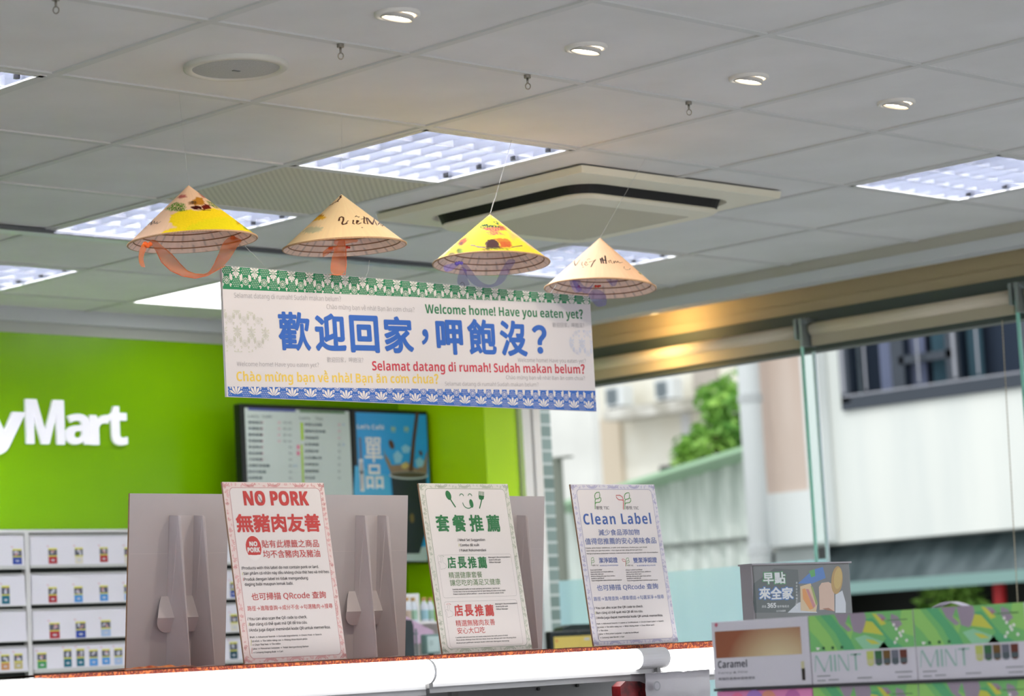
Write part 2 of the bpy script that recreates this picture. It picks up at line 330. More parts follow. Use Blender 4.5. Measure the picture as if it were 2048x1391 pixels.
# ================================================================== CEILING FIXTURES
m_alu = M('louvre_aluminium', (226, 228, 234), 0.22, 0.85)
m_rib = M('louvre_rib', (112, 115, 124), 0.35, 0.3); m_hous = M('housing_white', (186, 190, 202), 0.35)
m_tube = M('tube_glow', (246, 247, 255), 0.3, emit=TUBE_E)
m_hold = M('lamp_holder_black', (24, 24, 28), 0.4)
TL = {(1, 1): 'square louvred ceiling light beside the air conditioner, above the hats', (1, 3): 'louvred ceiling light behind the yellow-and-pink leftmost hat', (1, 5): 'louvred ceiling light near the green wall, its far corner only in view at the edge',
      (4, 0): 'louvred ceiling light near the window wall, cut by the picture edge', (4, 3): 'louvred ceiling light seen between the two purple-ribboned hats', (-2, 1): 'louvred ceiling light by the round speaker, only a corner in view'}
for (i, k) in TROF:
    x0, y0 = i * T + 0.013, k * T + 0.013; S = T - 0.026
    if (i, k) in TL: t = thing('ceiling_light', TL[(i, k)], 'ceiling light', (x0 + S / 2, y0 + S / 2, H))
    else: t = thing('ceiling_light', 'added louvred ceiling light out of view over the shop floor', 'ceiling light', (x0 + S / 2, y0 + S / 2, H), 'added louvred lights out of view')  # unseen lights outside the view, added to brighten the shop
    mb = MB(); a, b, c, d = x0, x0 + S, y0, y0 + S
    mb.box(a, b, c, d, H + 0.095, H + 0.1); mb.box(a, a + 0.004, c, d, H + 0.002, H + 0.1); mb.box(b - 0.004, b, c, d, H + 0.002, H + 0.1); mb.box(a, b, c, c + 0.004, H + 0.002, H + 0.1); mb.box(a, b, d - 0.004, d, H + 0.002, H + 0.1)
    mb.build('housing', m_hous, t)
    mb = MB()
    for q in (0, 1):
        mb.box(a - 0.004, a + 0.016, c, d, H - 0.001, H + 0.004) if q == 0 else mb.box(b - 0.016, b + 0.004, c, d, H - 0.001, H + 0.004)
        mb.box(a, b, c - 0.004, c + 0.016, H - 0.001, H + 0.004) if q == 0 else mb.box(a, b, d - 0.016, d + 0.004, H - 0.001, H + 0.004)
    mb.build('frame', m_bar, t)
    seen = (i, k) in TL
    for q in range(4):
        y = y0 + S * (q + 0.5) / 4
        mb = MB(); mb.tube([(a + 0.02, y, H + 0.062), (b - 0.02, y, H + 0.062)], 0.009, 8); tb = mb.build('lamp_tube', m_tube, t, smooth=True)
        if seen:
            mb = MB(); mb.tube([(b - 0.034, y, H + 0.004), (b - 0.034, y, H + 0.030)], 0.0085, 10); mb.build('lamp_holder', m_hold, tb)
    mb = MB()
    for q in range(5):                                  # parabolic blades along the tubes
        y = c + 0.016 + (S - 0.032) * q / 4
        for z0, z1, w0, w1 in ((0.002, 0.018, 0.0012, 0.004), (0.018, 0.036, 0.004, 0.012)):
            for sg in (-1, 1): mb.poly([(a + .01, y + sg * w0, H + z0), (b - .01, y + sg * w0, H + z0), (b - .01, y + sg * w1, H + z1), (a + .01, y + sg * w1, H + z1)])
    for q in range(8):
        x = a + 0.012 + (S - 0.024) * q / 7
        for z0, z1, w0, w1 in ((0.002, 0.020, 0.0012, 0.004), (0.020, 0.037, 0.004, 0.009)):
            for sg in (-1, 1): mb.poly([(x + sg * w0, c + .01, H + z0), (x + sg * w0, d - .01, H + z0), (x + sg * w1, d - .01, H + z1), (x + sg * w1, c + .01, H + z1)], 1)
    mb.build('louvre', [m_alu, m_rib], t)
for (i, k) in PANEL:
    t = thing('panel_light', 'flat glowing square ceiling panel partly hidden by the banner corner', 'ceiling light', (i * T + T / 2, k * T + T / 2, H))
    mb = MB(); mb.box(i * T + .012, i * T + T - .012, k * T + .012, k * T + T - .012, H + 0.004, H + 0.02); mb.build('diffuser', M('panel_glow', (255, 255, 255), 0.4, emit=PANEL_E), t)
    mb = MB(); mb.box(i * T + .0, i * T + T, k * T + .0, k * T + T, H + 0.0201, H + 0.03); mb.build('frame', m_bar, t)
m_perf = M('perforated_panel', (206, 202, 180), 0.6)
n_, l_ = NT(m_perf); tc = n_.new('ShaderNodeTexCoord'); mp = n_.new('ShaderNodeMapping'); mp.inputs['Scale'].default_value = (62, 62, 1); mp.inputs['Rotation'].default_value = (0, 0, PI / 4)
vo = n_.new('ShaderNodeTexVoronoi'); vo.inputs['Randomness'].default_value = 0.0; vo.inputs['Scale'].default_value = 1.0; cr = n_.new('ShaderNodeValToRGB')
cr.color_ramp.elements[0].position = 0.22; cr.color_ramp.elements[0].color = lin((176, 172, 150)); cr.color_ramp.elements[1].position = 0.34; cr.color_ramp.elements[1].color = lin((206, 202, 180))
l_.new(tc.outputs['Object'], mp.inputs[0]); l_.new(mp.outputs[0], vo.inputs[0]); l_.new(vo.outputs[0], cr.inputs[0]); l_.new(cr.outputs[0], n_['Principled BSDF'].inputs['Base Color'])
for (i, k) in PERF:
    mb = MB(); mb.box(i * T + .012, i * T + T - .012, k * T + .012, k * T + T - .012, H + 0.003, H + 0.018)
    tag(mb.build('air_grille', m_perf), 'perforated beige return-air panel set in the ceiling above the hats', 'grille')
# slim slot diffuser in the row behind the hats
t = thing('slot_diffuser', 'long slim metal-edged slot in the ceiling behind the hats', 'air vent', (1.2, 2.43, H))
mb = MB(); mb.box(-0.6, 3.0, 2.405, 2.455, H - 0.012, H + 0.002); mb.build('rail', M('slot_rail', (214, 216, 222), 0.3, 0.3), t)
mb = MB(); mb.box(-0.6, 3.0, 2.392, 2.405, H - 0.010, H + 0.002); mb.build('slot', M('slot_dark', (92, 94, 98), 0.5), t)
# cassette air conditioner
t = thing('air_conditioner', 'beige square ceiling cassette air conditioner with dark curved air slot', 'air conditioner', (1.84, 1.22, H))
ax, ay, hw = 1.84, 1.225, 0.462
m_ac = M('ac_plastic', (232, 225, 202), 0.45); m_ac2 = M('ac_grille', (200, 191, 166), 0.55)
def rr(cx, cy, hx, hy, r, z, n=6):
    out = []
    for sx, sy, a0 in ((1, 1, 0), (-1, 1, PI / 2), (-1, -1, PI), (1, -1, 1.5 * PI)):
        for i in range(n + 1): a = a0 + PI / 2 * i / n; out.append(Vector((cx + sx * (hx - r) + r * math.cos(a), cy + sy * (hy - r) + r * math.sin(a), z)))
    return out
mb = MB(); o4 = rr(ax, ay, hw, hw, 0.004, H - 0.001); o5 = rr(ax, ay, hw - 0.004, hw - 0.004, 0.004, H - 0.022); i5 = rr(ax, ay, 0.365, 0.365, 0.10, H - 0.026); i6 = rr(ax, ay, 0.352, 0.352, 0.09, H - 0.004)
for A, B in ((o4, o5), (o5, i5), (i5, i6)): mb.strip(A + A[:1], B + B[:1])
mb.build('surround', m_ac, t)
mb = MB(); A, B = rr(ax, ay, 0.352, 0.352, 0.09, H - 0.002), rr(ax, ay, 0.335, 0.335, 0.08, H - 0.050); mb.poly(rr(ax, ay, 0.36, 0.36, 0.09, H - 0.0035)); mb.strip(A + A[:1], B + B[:1]); mb.build('air_slot', M('slot_black', (22, 22, 22), 0.6), t)
mb = MB(); p0 = rr(ax, ay, 0.335, 0.335, 0.08, H - 0.048); p1 = rr(ax, ay, 0.338, 0.338, 0.08, H - 0.054); p2 = rr(ax, ay, 0.325, 0.325, 0.07, H - 0.062); p3 = rr(ax, ay, 0.25, 0.25, 0.01, H - 0.066)
for A, B in ((p0, p1), (p1, p2), (p2, p3)): mb.strip(A + A[:1], B + B[:1])
mb.build('intake_panel', m_ac, t)
mb = MB(); mb.poly(rr(ax, ay, 0.25, 0.25, 0.01, H - 0.0655)); mb.build('intake_grille', m_ac2, t)
# round ceiling speaker
sx, sy = -0.282, 0.312
t = thing('ceiling_speaker', 'round grey-white speaker set flush in a ceiling tile', 'speaker', (sx, sy, H))
mb = MB(); mb.lathe([(0.126, 0.005), (0.126, -0.004), (0.120, -0.007), (0.108, -0.007), (0.104, -0.002)], (sx, sy, H), 48); mb.build('rim', M('speaker_rim', (206, 204, 194), 0.5), t, smooth=True)
mb = MB(); mb.lathe([(0.106, -0.003), (0.06, -0.007), (0.0005, -0.008)], (sx, sy, H), 48); mb.build('speaker_mesh', noisy(M('speaker_mesh', (176, 178, 176), 0.6), (166, 168, 166), (184, 186, 184), 400), t, smooth=True)
mb = MB(); mb.box(sx - 0.010, sx + 0.010, sy - 0.004, sy + 0.004, H - 0.0095, H - 0.0075); mb.build('badge', M('badge_grey', (110, 112, 112), 0.4), t)
# gimbal downlights in a row of tile centres
m_warm = M('warm_lens', (255, 236, 206), 0.3, emit=9)
dl_lab = ['lit round downlight in the ceiling, first of the row from the speaker side', 'lit round downlight in the ceiling, second of the row from the speaker side', 'lit round downlight in the ceiling, third of the row from the speaker side', 'lit round downlight with two-lobed glow, last of the row toward the windows']
for q, (x, y) in enumerate([(-0.289, -0.277), (0.318, -0.279), (0.927, -0.272), (1.53, -0.285)]):
    t = thing('downlight', dl_lab[q], 'downlight', (x, y, H), 'row of downlights')
    mb = MB(); mb.lathe([(0.052, 0.005), (0.052, -0.002), (0.046, -0.004), (0.0395, -0.003), (0.0385, 0.004)], (x, y, H), 36); mb.build('trim_ring', M('ring_white', (224, 220, 212), 0.4), t, smooth=True)
    ax_ = Vector((-0.10, 0.18, -1)); c = Vector((x, y, H + 0.002))
    mb = MB(); mb.lathe([(0.037, 0.0), (0.037, 0.012), (0.0345, 0.012), (0.0335, 0.006)], c, 32, 0, ax_); mb.build('gimbal', M('gimbal_grey', (196, 192, 186), 0.35), t, smooth=True)
    mb = MB()
    if q < 3: mb.lathe([(0.0345, 0.005), (0.0005, 0.0062)], c, 32, 0, ax_)
    else:
        mb.lathe([(0.021, 0.005), (0.0005, 0.0062)], c + Vector((-0.013, 0.006, 0)), 24, 0, ax_); mb.lathe([(0.021, 0.005), (0.0005, 0.0062)], c + Vector((0.013, -0.010, 0)), 24, 0, ax_)
    mb.build('lens', m_warm, t, smooth=True)
    sp = bpy.data.lights.new('downlight_beam', 'SPOT'); sp.energy = SPOT_W * (0.85, 1.0, 0.6, 0.55)[q]; sp.color = (1.0, 0.86, 0.68); sp.spot_size = math.radians(84); sp.spot_blend = 0.5; sp.shadow_soft_size = 0.03
    so = bpy.data.objects.new('downlight_beam', sp); COL.objects.link(so); so.parent = t; so.location = (0, 0.005, -0.045); so.rotation_euler = Vector((0.0, 0.80, -0.60)).to_track_quat('-Z', 'Y').to_euler()
# magnet hooks under the grid bar
for q, (x, y) in enumerate([(-1.015, 0.0), (-0.22, 0.0), (0.395, 0.0), (0.999, 0.0)]):
    t = thing('ceiling_hook', ['empty eye hook on the ceiling bar at the corner of the picture', 'empty eye hook on the ceiling bar next to the speaker', 'empty eye hook on the ceiling bar in front of the louvred light', 'empty eye hook on the ceiling bar nearest the window wall'][q], 'hook', (x, y, H), 'eye hooks on the ceiling bar')
    mb = MB(); mb.lathe([(0.0005, 0.0), (0.0085, 0.0), (0.0085, -0.008), (0.0005, -0.008)], (x, y, H), 16); mb.build('magnet', M('hook_steel', (150, 144, 134), 0.35, 0.7), t)
    mb = MB(); mb.tube([(x, y, H - 0.008), (x, y, H - 0.022)], 0.0028, 8); mb.build('shank', MC['hook_steel'], t, smooth=True)
    mb = MB(); u = Vector((0.71, -0.70, 0)); mb.tube([Vector((x, y, H - 0.0285)) + u * 0.0062 * math.cos(a * PI / 8) + Vector((0, 0, 0.0075 * math.sin(a * PI / 8))) for a in range(16)], 0.0016, 6, closed=True); mb.build('ring', MC['hook_steel'], t, smooth=True)

# ================================================================== HATS
m_hat = attr_mat('painted_palm_leaf', 0.75, 0.08); m_in = attr_mat('hat_lining', 0.75)
m_cord = M('rim_cord', (158, 112, 78), 0.6); m_stitch = M('rim_stitch', (214, 180, 140), 0.6); m_ink = M('brush_ink', (84, 46, 24), 0.6); m_ink2 = M('brush_ink_dark', (36, 26, 20), 0.6)
m_thread = sheer('nylon_thread', (235, 235, 235), 0.55)
m_or = sheer('orange_organza', (255, 122, 20), 0.54); m_pu = sheer('purple_organza', (122, 106, 210), 0.44)
def fz(x, y, z=0.0): return noise.noise(Vector((x, y, z)))
class Cone:
    def __init__(s, tip, rimc, R, pitch):
        s.tip = tip; ax = (rimc - tip); s.L = ax.length; s.ax = ax.normalized()
        # pitch: tip the rim about the viewer's horizontal so more or less of the lining shows
        m = Matrix.Rotation(math.radians(pitch), 3, RX); s.ax = m @ s.ax
        s.R = R; s.f = -(RZ - s.ax * RZ.dot(s.ax)).normalized(); s.r = s.ax.cross(s.f).normalized()   # f faces the shop, r = sideways
        if s.r.dot(RX) < 0: s.r = -s.r
    def pt(s, phi, q, d=0.0):                            # phi 0 = facing, q 0..1 down the slope
        rad = s.f * math.cos(phi) + s.r * math.sin(phi)
        nn = (rad * s.L + (-s.ax) * s.R).normalized()
        return s.tip + s.ax * (s.L * q) + rad * (s.R * q) + nn * d
    def hit(s, px, py):
        d = ray(px, py).normalized(); k2 = (s.R / s.L) ** 2; o = CAM - s.tip
        da, oa = d.dot(s.ax), o.dot(s.ax)
        A = d.dot(d) - da * da * (1 + k2); B = 2 * (o.dot(d) - oa * da * (1 + k2)); Cc = o.dot(o) - oa * oa * (1 + k2)
        D = max(B * B - 4 * A * Cc, 0); rts = sorted([(-B - math.sqrt(D)) / (2 * A), (-B + math.sqrt(D)) / (2 * A)])
        for t in rts:
            p = o + d * t; q = p.dot(s.ax) / s.L
            if 0 < q < 1.2: v = p - s.ax * p.dot(s.ax); return math.atan2(v.dot(s.r), v.dot(s.f)), q
        return 0, 0.5
    def flat(s, phi, q):                                 # unrolled surface coordinates, in slope lengths
        k = s.R / math.hypot(s.R, s.L); return Vector((q * math.sin(phi * k), -q * math.cos(phi * k)))
def mix(a, b, t): return tuple(a[i] + (b[i] - a[i]) * t for i in range(3))
def hat(name_label, tip_px, rl, rr_, R_, pitch, base, blobs, strokes, crop, group='conical hats hanging in a row'):
    tip = at_y(*tip_px, 0.62); rc = at_y((rl[0] + rr_[0]) / 2, (rl[1] + rr_[1]) / 2, 0.62)
    cn = Cone(tip, rc, R_, pitch)
    t = thing('conical_hat', name_label, 'hat', rc, group)
    NP, NS = 300, 64; cols = []; mb = MB(); sc_ = lambda p: cn.flat(*cn.hit(crop[0] + p[0] / crop[2], crop[1] + p[1] / crop[2]))
    bl = []
    for (kind, pts, rgb, soft, amt) in blobs:
        F = [sc_(p) for p in pts]; bl.append((kind, F, tuple(v * ({'g': .8, 'b': .55, 'w': .92}[kind]) for v in lin(rgb)[:3]), soft, amt))
    def inside(P, F):
        c = False; j = len(F) - 1; dm = 9
        for i in range(len(F)):
            a, b = F[i], F[j]
            if (a.y > P.y) != (b.y > P.y) and P.x < (b.x - a.x) * (P.y - a.y) / (b.y - a.y) + a.x: c = not c
            ab = b - a; tt = max(0, min(1, (P - a).dot(ab) / max(ab.dot(ab), 1e-9))); dm = min(dm, (P - a - ab * tt).length); j = i
        return dm if c else -dm
    boxes = [(min(q.x for q in F) - .06, max(q.x for q in F) + .06, min(q.y for q in F) - .06, max(q.y for q in F) + .06) for (_, F, _, _, _) in bl]
    for i in range(NS + 1):
        q = 0.004 + i / NS * 0.996
        for j in range(NP):
            phi = -PI + 2 * PI * j / NP; mb.v.append(cn.pt(phi, q))
            U = cn.flat(phi, q)
            st = fz(phi * 30, q * 1.5) * 0.5 + fz(phi * 95, q * 3) * 0.5
            c = tuple(x * (1 + 0.10 * st) for x in lin(base))
            for (kind, F, rgb, soft, amt), bx in zip(bl, boxes):
                if not (bx[0] < U.x < bx[1] and bx[2] < U.y < bx[3]): continue
                dd = inside(U, F) + 0.018 * fz(U.x * 28, U.y * 28, 3) * (1 if kind != 'w' else 2.5) + 0.008 * fz(U.x * 90, U.y * 90, 7)
                a = max(0, min(1, dd / soft + 0.5)) * amt
                if kind == 'g': a *= max(0, min(1, 0.78 + 1.4 * fz(U.x * 70, U.y * 26, 11)))
                if a > 0: c = mix(c, tuple(x * (1 + 0.12 * fz(U.x * 60, U.y * 60, 5)) for x in rgb), a)
            cols.append((c[0], c[1], c[2], 1))
    for i in range(NS):
        for j in range(NP): j2 = (j + 1) % NP; mb.f.append((i * NP + j, i * NP + j2, (i + 1) * NP + j2, (i + 1) * NP + j)); mb.m.append(0)
    mb.build('crown', m_hat, t, smooth=True, cols=cols)
    mb = MB(); cols = []; NP, NS = 180, 30
    for i in range(NS + 1):
        q = 0.02 + i / NS * 0.975
        for j in range(NP):
            phi = -PI + 2 * PI * j / NP; mb.v.append(cn.pt(phi, q, -0.0035)); c = lin((250, 222, 202))
            seam = (j % 6 == 3 and fz(j * .7, q * 9) > -0.05); k = (0.66 if seam else 1.0) * (1 + 0.12 * fz(phi * 40, q * 5)); cols.append((c[0] * k, c[1] * k, c[2] * k, 1))
    for i in range(NS):
        for j in range(NP): j2 = (j + 1) % NP; mb.f.append((i * NP + j2, i * NP + j, (i + 1) * NP + j, (i + 1) * NP + j2)); mb.m.append(0)
    mb.build('lining', m_in, t, smooth=True, cols=cols)
    for q in (0.92, 0.82, 0.72, 0.61, 0.5):
        mb = MB(); mb.tube([cn.pt(2 * PI * j / 90, q, -0.0045) for j in range(90)], 0.0015, 6, closed=True); mb.build('hoop', m_cord, t, smooth=True)
    mb = MB(); mb.tube([cn.pt(2 * PI * j / 540, 0.996, -0.0008) for j in range(540)], 0.0026, 8, mi=lambda i: 1 if i % 2 == 0 else 0, closed=True); mb.build('rim', [m_cord, m_stitch], t, smooth=True)
    if strokes:
        mb = MB()
        for (pts, wd, mi) in strokes:
            P3 = []
            dense = []
            for a, b in zip(pts[:-1], pts[1:]):
                for q in range(4): dense.append((a[0] + (b[0] - a[0]) * q / 4, a[1] + (b[1] - a[1]) * q / 4))
            dense.append(pts[-1])
            for i, p in enumerate(dense):
                ph, q = cn.hit(crop[0] + p[0] / crop[2], crop[1] + p[1] / crop[2]); P3.append((ph, q))
            L, R = [], []
            for i, (ph, q) in enumerate(P3):
                a, b = cn.pt(*P3[max(i - 1, 0)]), cn.pt(*P3[min(i + 1, len(P3) - 1)]); tg = (b - a).normalized()
                nn = (cn.pt(ph, q, 0.001) - cn.pt(ph, q)).normalized(); sd = tg.cross(nn).normalized() * (1.3 * wd * (0.75 + 0.5 * fz(i * .5, wd * 900)) / 2)
                L.append(cn.pt(ph, q, 0.0007) + sd); R.append(cn.pt(ph, q, 0.0007) - sd)
            mb.strip(L, R, mi)
        mb.build('brush_lettering', [m_ink, m_ink2], t)
    return t, cn
def thread(t, pts, r=0.0005, name='hanging_thread'):
    mb = MB(); mb.tube(pts, r, 5); return mb.build(name, m_thread, t, smooth=True)
def ribbon(t, name, m, left, right, y0, dy=0.012, yf=None):
    A, B = [], []
    n = len(left)
    for i in range(n):
        yy = y0 if yf is None else yf(i / (n - 1))
        A.append(at_y(*left[i], yy - dy)); B.append(at_y(*right[i], yy + dy))
    mid = [(a + b) / 2 + (RZ * -0.004) for a, b in zip(A, B)]
    mb = MB(); mb.strip(A, mid); mb.strip(mid, B)
    o = mb.build(name, m, t, smooth=True); weld(o); sm = o.modifiers.new('smooth', 'SUBSURF'); sm.levels = 2; sm.render_levels = 2; return o
def hem(t, m, pts, y0):
    mb = MB(); mb.tube([at_y(*p, y0) for p in pts], 0.0009, 5); return mb.build('ribbon_hem', m, t, smooth=True)
m_orh = M('orange_hem', (240, 108, 40), 0.6); m_puh = M('purple_hem', (110, 96, 190), 0.6); m_knot = M('red_knot', (214, 50, 28), 0.6)
def crop_px(c, pts): return [(c[0] + x / c[2], c[1] + y / c[2]) for x, y in pts]
C1 = (220, 340, 4.267); C2 = (540, 340, 5.12); C3 = (840, 400, 4.096)
YEL = (255, 222, 12); STRAW = (236, 198, 164); BRIGHT = (255, 226, 178)
# hat 1
hA, cA = hat('leftmost conical hat, yellow band and painted boat, orange ribbon loop', (377, 370), (253, 497), (518, 470), 0.1615, -1.4, STRAW, [
    ('w', [(590, 350), (760, 345), (960, 345), (1110, 430), (1290, 550), (1000, 545), (560, 575), (400, 575), (460, 520), (560, 490), (500, 440), (520, 385)], YEL, 0.03, 0.97),
    ('w', [(760, 440), (1180, 440), (1290, 560), (1000, 545), (700, 560), (640, 500)], (238, 226, 30), 0.06, 0.75),
    ('g', [(470, 335), (540, 280), (640, 290), (650, 345), (600, 352), (520, 350)], (96, 148, 40), 0.03, 1.0),
    ('g', [(820, 260), (900, 280), (970, 330), (900, 325), (850, 300)], (90, 140, 40), 0.03, 0.95),
    ('b', [(575, 235), (600, 212), (650, 210), (655, 232), (610, 240)], (222, 84, 92), 0.03, 0.85),
    ('b', [(760, 185), (790, 190), (840, 238), (800, 240), (770, 215)], (222, 84, 92), 0.03, 0.8),
    ('b', [(700, 262), (740, 228), (790, 240), (810, 285), (800, 300), (720, 300)], (240, 160, 24), 0.02, 0.95),
    ('b', [(668, 275), (700, 262), (740, 272), (740, 292), (680, 296)], (178, 110, 40), 0.02, 0.8),
    ('b', [(690, 310), (730, 305), (780, 308), (785, 335), (720, 335), (695, 325)], (88, 22, 16), 0.012, 1.0),
    ('b', [(780, 305), (810, 288), (850, 300), (866, 330), (800, 342)], (138, 36, 20), 0.012, 1.0),
    ('b', [(1075, 430), (1110, 440), (1120, 462), (1085, 460)], (226, 120, 60), 0.03, 0.8), ('g', [(1120, 465), (1170, 480), (1210, 530), (1150, 500)], (80, 130, 40), 0.03, 0.9)],
    [([(330, 470), (360, 435), (350, 470)], .003, 1), ([(365, 462), (380, 435), (385, 460)], .002, 1), ([(388, 458), (405, 440), (400, 462), (435, 440)], .002, 1), ([(690, 320), (740, 338), (860, 345)], .0016, 0), ([(690, 272), (735, 268)], .0014, 1), ([(700, 268), (702, 292)], .0012, 1), ([(715, 268), (717, 292)], .0012, 1), ([(730, 268), (732, 292)], .0012, 1), ([(560, 330), (585, 352)], .0012, 1), ([(580, 322), (600, 350)], .0012, 1), ([(600, 320), (606, 345)], .0012, 1)], C1)
ribbon(hA, 'ribbon', m_or, crop_px(C1, [(325, 600), (395, 690), (440, 785), (520, 860), (620, 905), (730, 922), (830, 900), (905, 860), (985, 810), (1050, 720), (1090, 640), (1170, 560)]), crop_px(C1, [(390, 590), (470, 670), (530, 720), (600, 800), (660, 860), (725, 884), (800, 890), (850, 870), (890, 800), (925, 720), (960, 610), (1030, 560)]), 0.615)
hem(hA, m_orh, crop_px(C1, [(395, 690), (440, 785), (520, 860), (620, 905), (730, 922), (830, 900), (985, 815)]), 0.605)
hem(hA, m_orh, crop_px(C1, [(470, 670), (530, 720), (600, 800), (660, 860), (725, 884), (800, 890), (850, 870), (890, 800), (925, 720)]), 0.628)
ribbon(hA, 'ribbon_tail', m_or, crop_px(C1, [(270, 620), (240, 720), (245, 790), (265, 825)]), crop_px(C1, [(330, 640), (285, 720), (285, 785), (308, 832)]), 0.60, 0.004)
def knot(t, c, pts, y, m):
    mb = MB()
    for k, (x, yy, r) in enumerate(pts):
        p = at_y(*crop_px(c, [(x, yy)])[0], y - 0.004 * k)
        mb.lathe([(0.0005, -r), (r * .7, -r * .7), (r, 0), (r * .7, r * .7), (0.0005, r)], p, 12)
    return mb.build('ribbon_knot', m, t, smooth=True)
knot(hA, C1, [(300, 632, .007), (322, 642, .0065), (343, 630, .006)], 0.60, m_orh)
knot(hA, C1, [(1050, 580, .007), (1090, 565, .008)], 0.62, m_or)
thread(hA, [cA.tip, Vector((cA.tip.x - 0.03, 0.605, H))], 0.00025)
# hat 2
hB, cB = hat('straw conical hat with brown brush writing and one orange ribbon hanging down', (683, 388), (562, 503), (816, 484), 0.163, 0.4, BRIGHT, [
    ('w', [(410, 540), (470, 470), (530, 452), (575, 480), (560, 500), (480, 515)], (250, 190, 30), 0.03, 0.95), ('b', [(490, 462), (530, 450), (545, 470), (500, 478)], (244, 140, 30), 0.03, 0.7),
    ('w', [(320, 640), (380, 590), (470, 580), (545, 590), (500, 630), (400, 650)], (168, 186, 160), 0.05, 0.6)],
    [([(705, 522), (712, 490), (735, 478), (752, 490), (752, 515), (738, 545), (745, 558), (775, 552), (790, 540)], .0042, 0), ([(790, 548), (785, 535), (800, 518), (806, 522)], .0022, 0), ([(855, 512), (848, 548), (866, 555)], .0034, 0), ([(884, 545), (910, 522), (892, 515), (884, 545), (902, 556), (935, 540)], .003, 0), ([(870, 480), (885, 470), (905, 485), (915, 478)], .0022, 0), ([(935, 590), (952, 590)], .003, 0),
     ([(955, 475), (965, 480), (962, 545), (985, 550)], .0032, 0), ([(930, 505), (985, 490)], .002, 0), ([(985, 490), (1002, 555)], .003, 0), ([(992, 488), (1050, 560)], .0065, 0), ([(1050, 555), (1072, 492)], .0032, 0), ([(1072, 520), (1090, 560), (1100, 570)], .0024, 0), ([(1105, 560), (1125, 535), (1140, 570), (1150, 575), (1160, 552), (1180, 580)], .0026, 0),
     ([(735, 262), (715, 272), (730, 280), (712, 290)], .004, 0), ([(715, 292), (690, 320), (660, 335)], .0028, 0), ([(655, 335), (640, 352), (600, 365)], .0026, 0), ([(690, 318), (700, 325)], .003, 0)], C2)
ribbon(hB, 'ribbon', m_or, crop_px(C2, [(700, 715), (690, 760), (640, 860), (622, 950), (612, 1068)]), crop_px(C2, [(770, 715), (778, 800), (785, 890), (780, 960), (770, 1070)]), 0.585, 0.004)
hem(hB, m_orh, crop_px(C2, [(612, 1068), (690, 1075), (770, 1070), (782, 960), (778, 800), (760, 725)]), 0.58)
ribbon(hB, 'ribbon_bow', m_or, crop_px(C2, [(700, 770), (600, 785), (535, 830), (540, 885)]), crop_px(C2, [(700, 850), (640, 815), (600, 860), (545, 890)]), 0.60, 0.004)
ribbon(hB, 'ribbon_fold', m_or, crop_px(C2, [(660, 705), (760, 705), (850, 705), (910, 712)]), crop_px(C2, [(650, 770), (760, 760), (850, 738), (890, 742)]), 0.592, 0.003)
knot(hB, C2, [(610, 800, .004), (630, 797, .004), (790, 790, .004), (812, 792, .003)], 0.61, m_knot)
thread(hB, [cB.tip, Vector((cB.tip.x, 0.605, H))], 0.0004)
# hat 3
hC, cC = hat('yellow conical hat painted with a hut boat and trees, purple ribbon', (980, 428), (862, 536), (1103, 517), 0.1625, -1.2, (236, 196, 140), [
    ('w', [(575, 130), (640, 170), (760, 270), (900, 380), (1080, 500), (600, 480), (250, 500), (80, 560), (200, 450), (330, 300), (480, 160)], (252, 216, 44), 0.05, 0.95),
    ('w', [(470, 430), (760, 400), (1000, 470), (640, 462), (300, 500)], (232, 232, 20), 0.08, 0.8), ('b', [(720, 255), (800, 300), (760, 320)], (240, 186, 150), 0.08, 0.6),
    ('g', [(480, 215), (520, 195), (620, 205), (690, 225), (640, 240), (520, 238)], (58, 110, 40), 0.02, 1.2), ('g', [(588, 178), (620, 168), (660, 195), (640, 205)], (58, 110, 40), 0.02, 1.1),
    ('g', [(490, 240), (560, 225), (700, 240), (720, 250), (600, 262)], (226, 96, 92), 0.03, 1.2), ('g', [(540, 265), (640, 255), (690, 285), (580, 290)], (226, 110, 96), 0.03, 1.0), ('b', [(640, 205), (690, 215), (710, 245), (660, 240)], (226, 92, 82), 0.03, 0.8),
    ('b', [(535, 350), (560, 322), (610, 320), (645, 345), (655, 395), (545, 405)], (84, 36, 22), 0.008, 1.0), ('b', [(590, 318), (640, 312), (720, 318), (748, 345), (748, 385), (660, 390), (650, 350), (620, 325)], (246, 150, 26), 0.01, 1.0), ('g', [(660, 340), (748, 345), (748, 388), (660, 392)], (206, 84, 20), 0.02, 1.0),
    ('g', [(500, 400), (740, 395), (720, 410), (520, 415)], (120, 130, 30), 0.01, 0.8),
    ('b', [(305, 365), (330, 325), (380, 305), (385, 335), (340, 375)], (190, 70, 30), 0.02, 0.95), ('b', [(320, 350), (350, 340), (345, 365), (322, 372)], (110, 44, 30), 0.02, 0.9), ('b', [(370, 305), (405, 310), (395, 340)], (246, 170, 40), 0.03, 0.8),
    ('b', [(295, 420), (310, 392), (350, 395), (360, 440), (320, 455)], (60, 116, 46), 0.04, 0.9), ('w', [(330, 400), (380, 400), (380, 450), (330, 455)], (170, 200, 40), 0.05, 0.6), ('b', [(225, 455), (245, 428), (285, 430), (285, 458)], (104, 100, 70), 0.03, 0.85), ('b', [(190, 480), (300, 462), (300, 475), (180, 495)], (240, 150, 50), 0.03, 0.8)],
    [([(415, 370), (440, 372), (480, 385), (535, 388)], .0050, 0), ([(748, 388), (790, 380), (838, 374)], .0034, 0), ([(540, 404), (545, 360), (560, 335)], .002, 0), ([(570, 165), (572, 150)], .0015, 1)], C3)
yb = 0.735
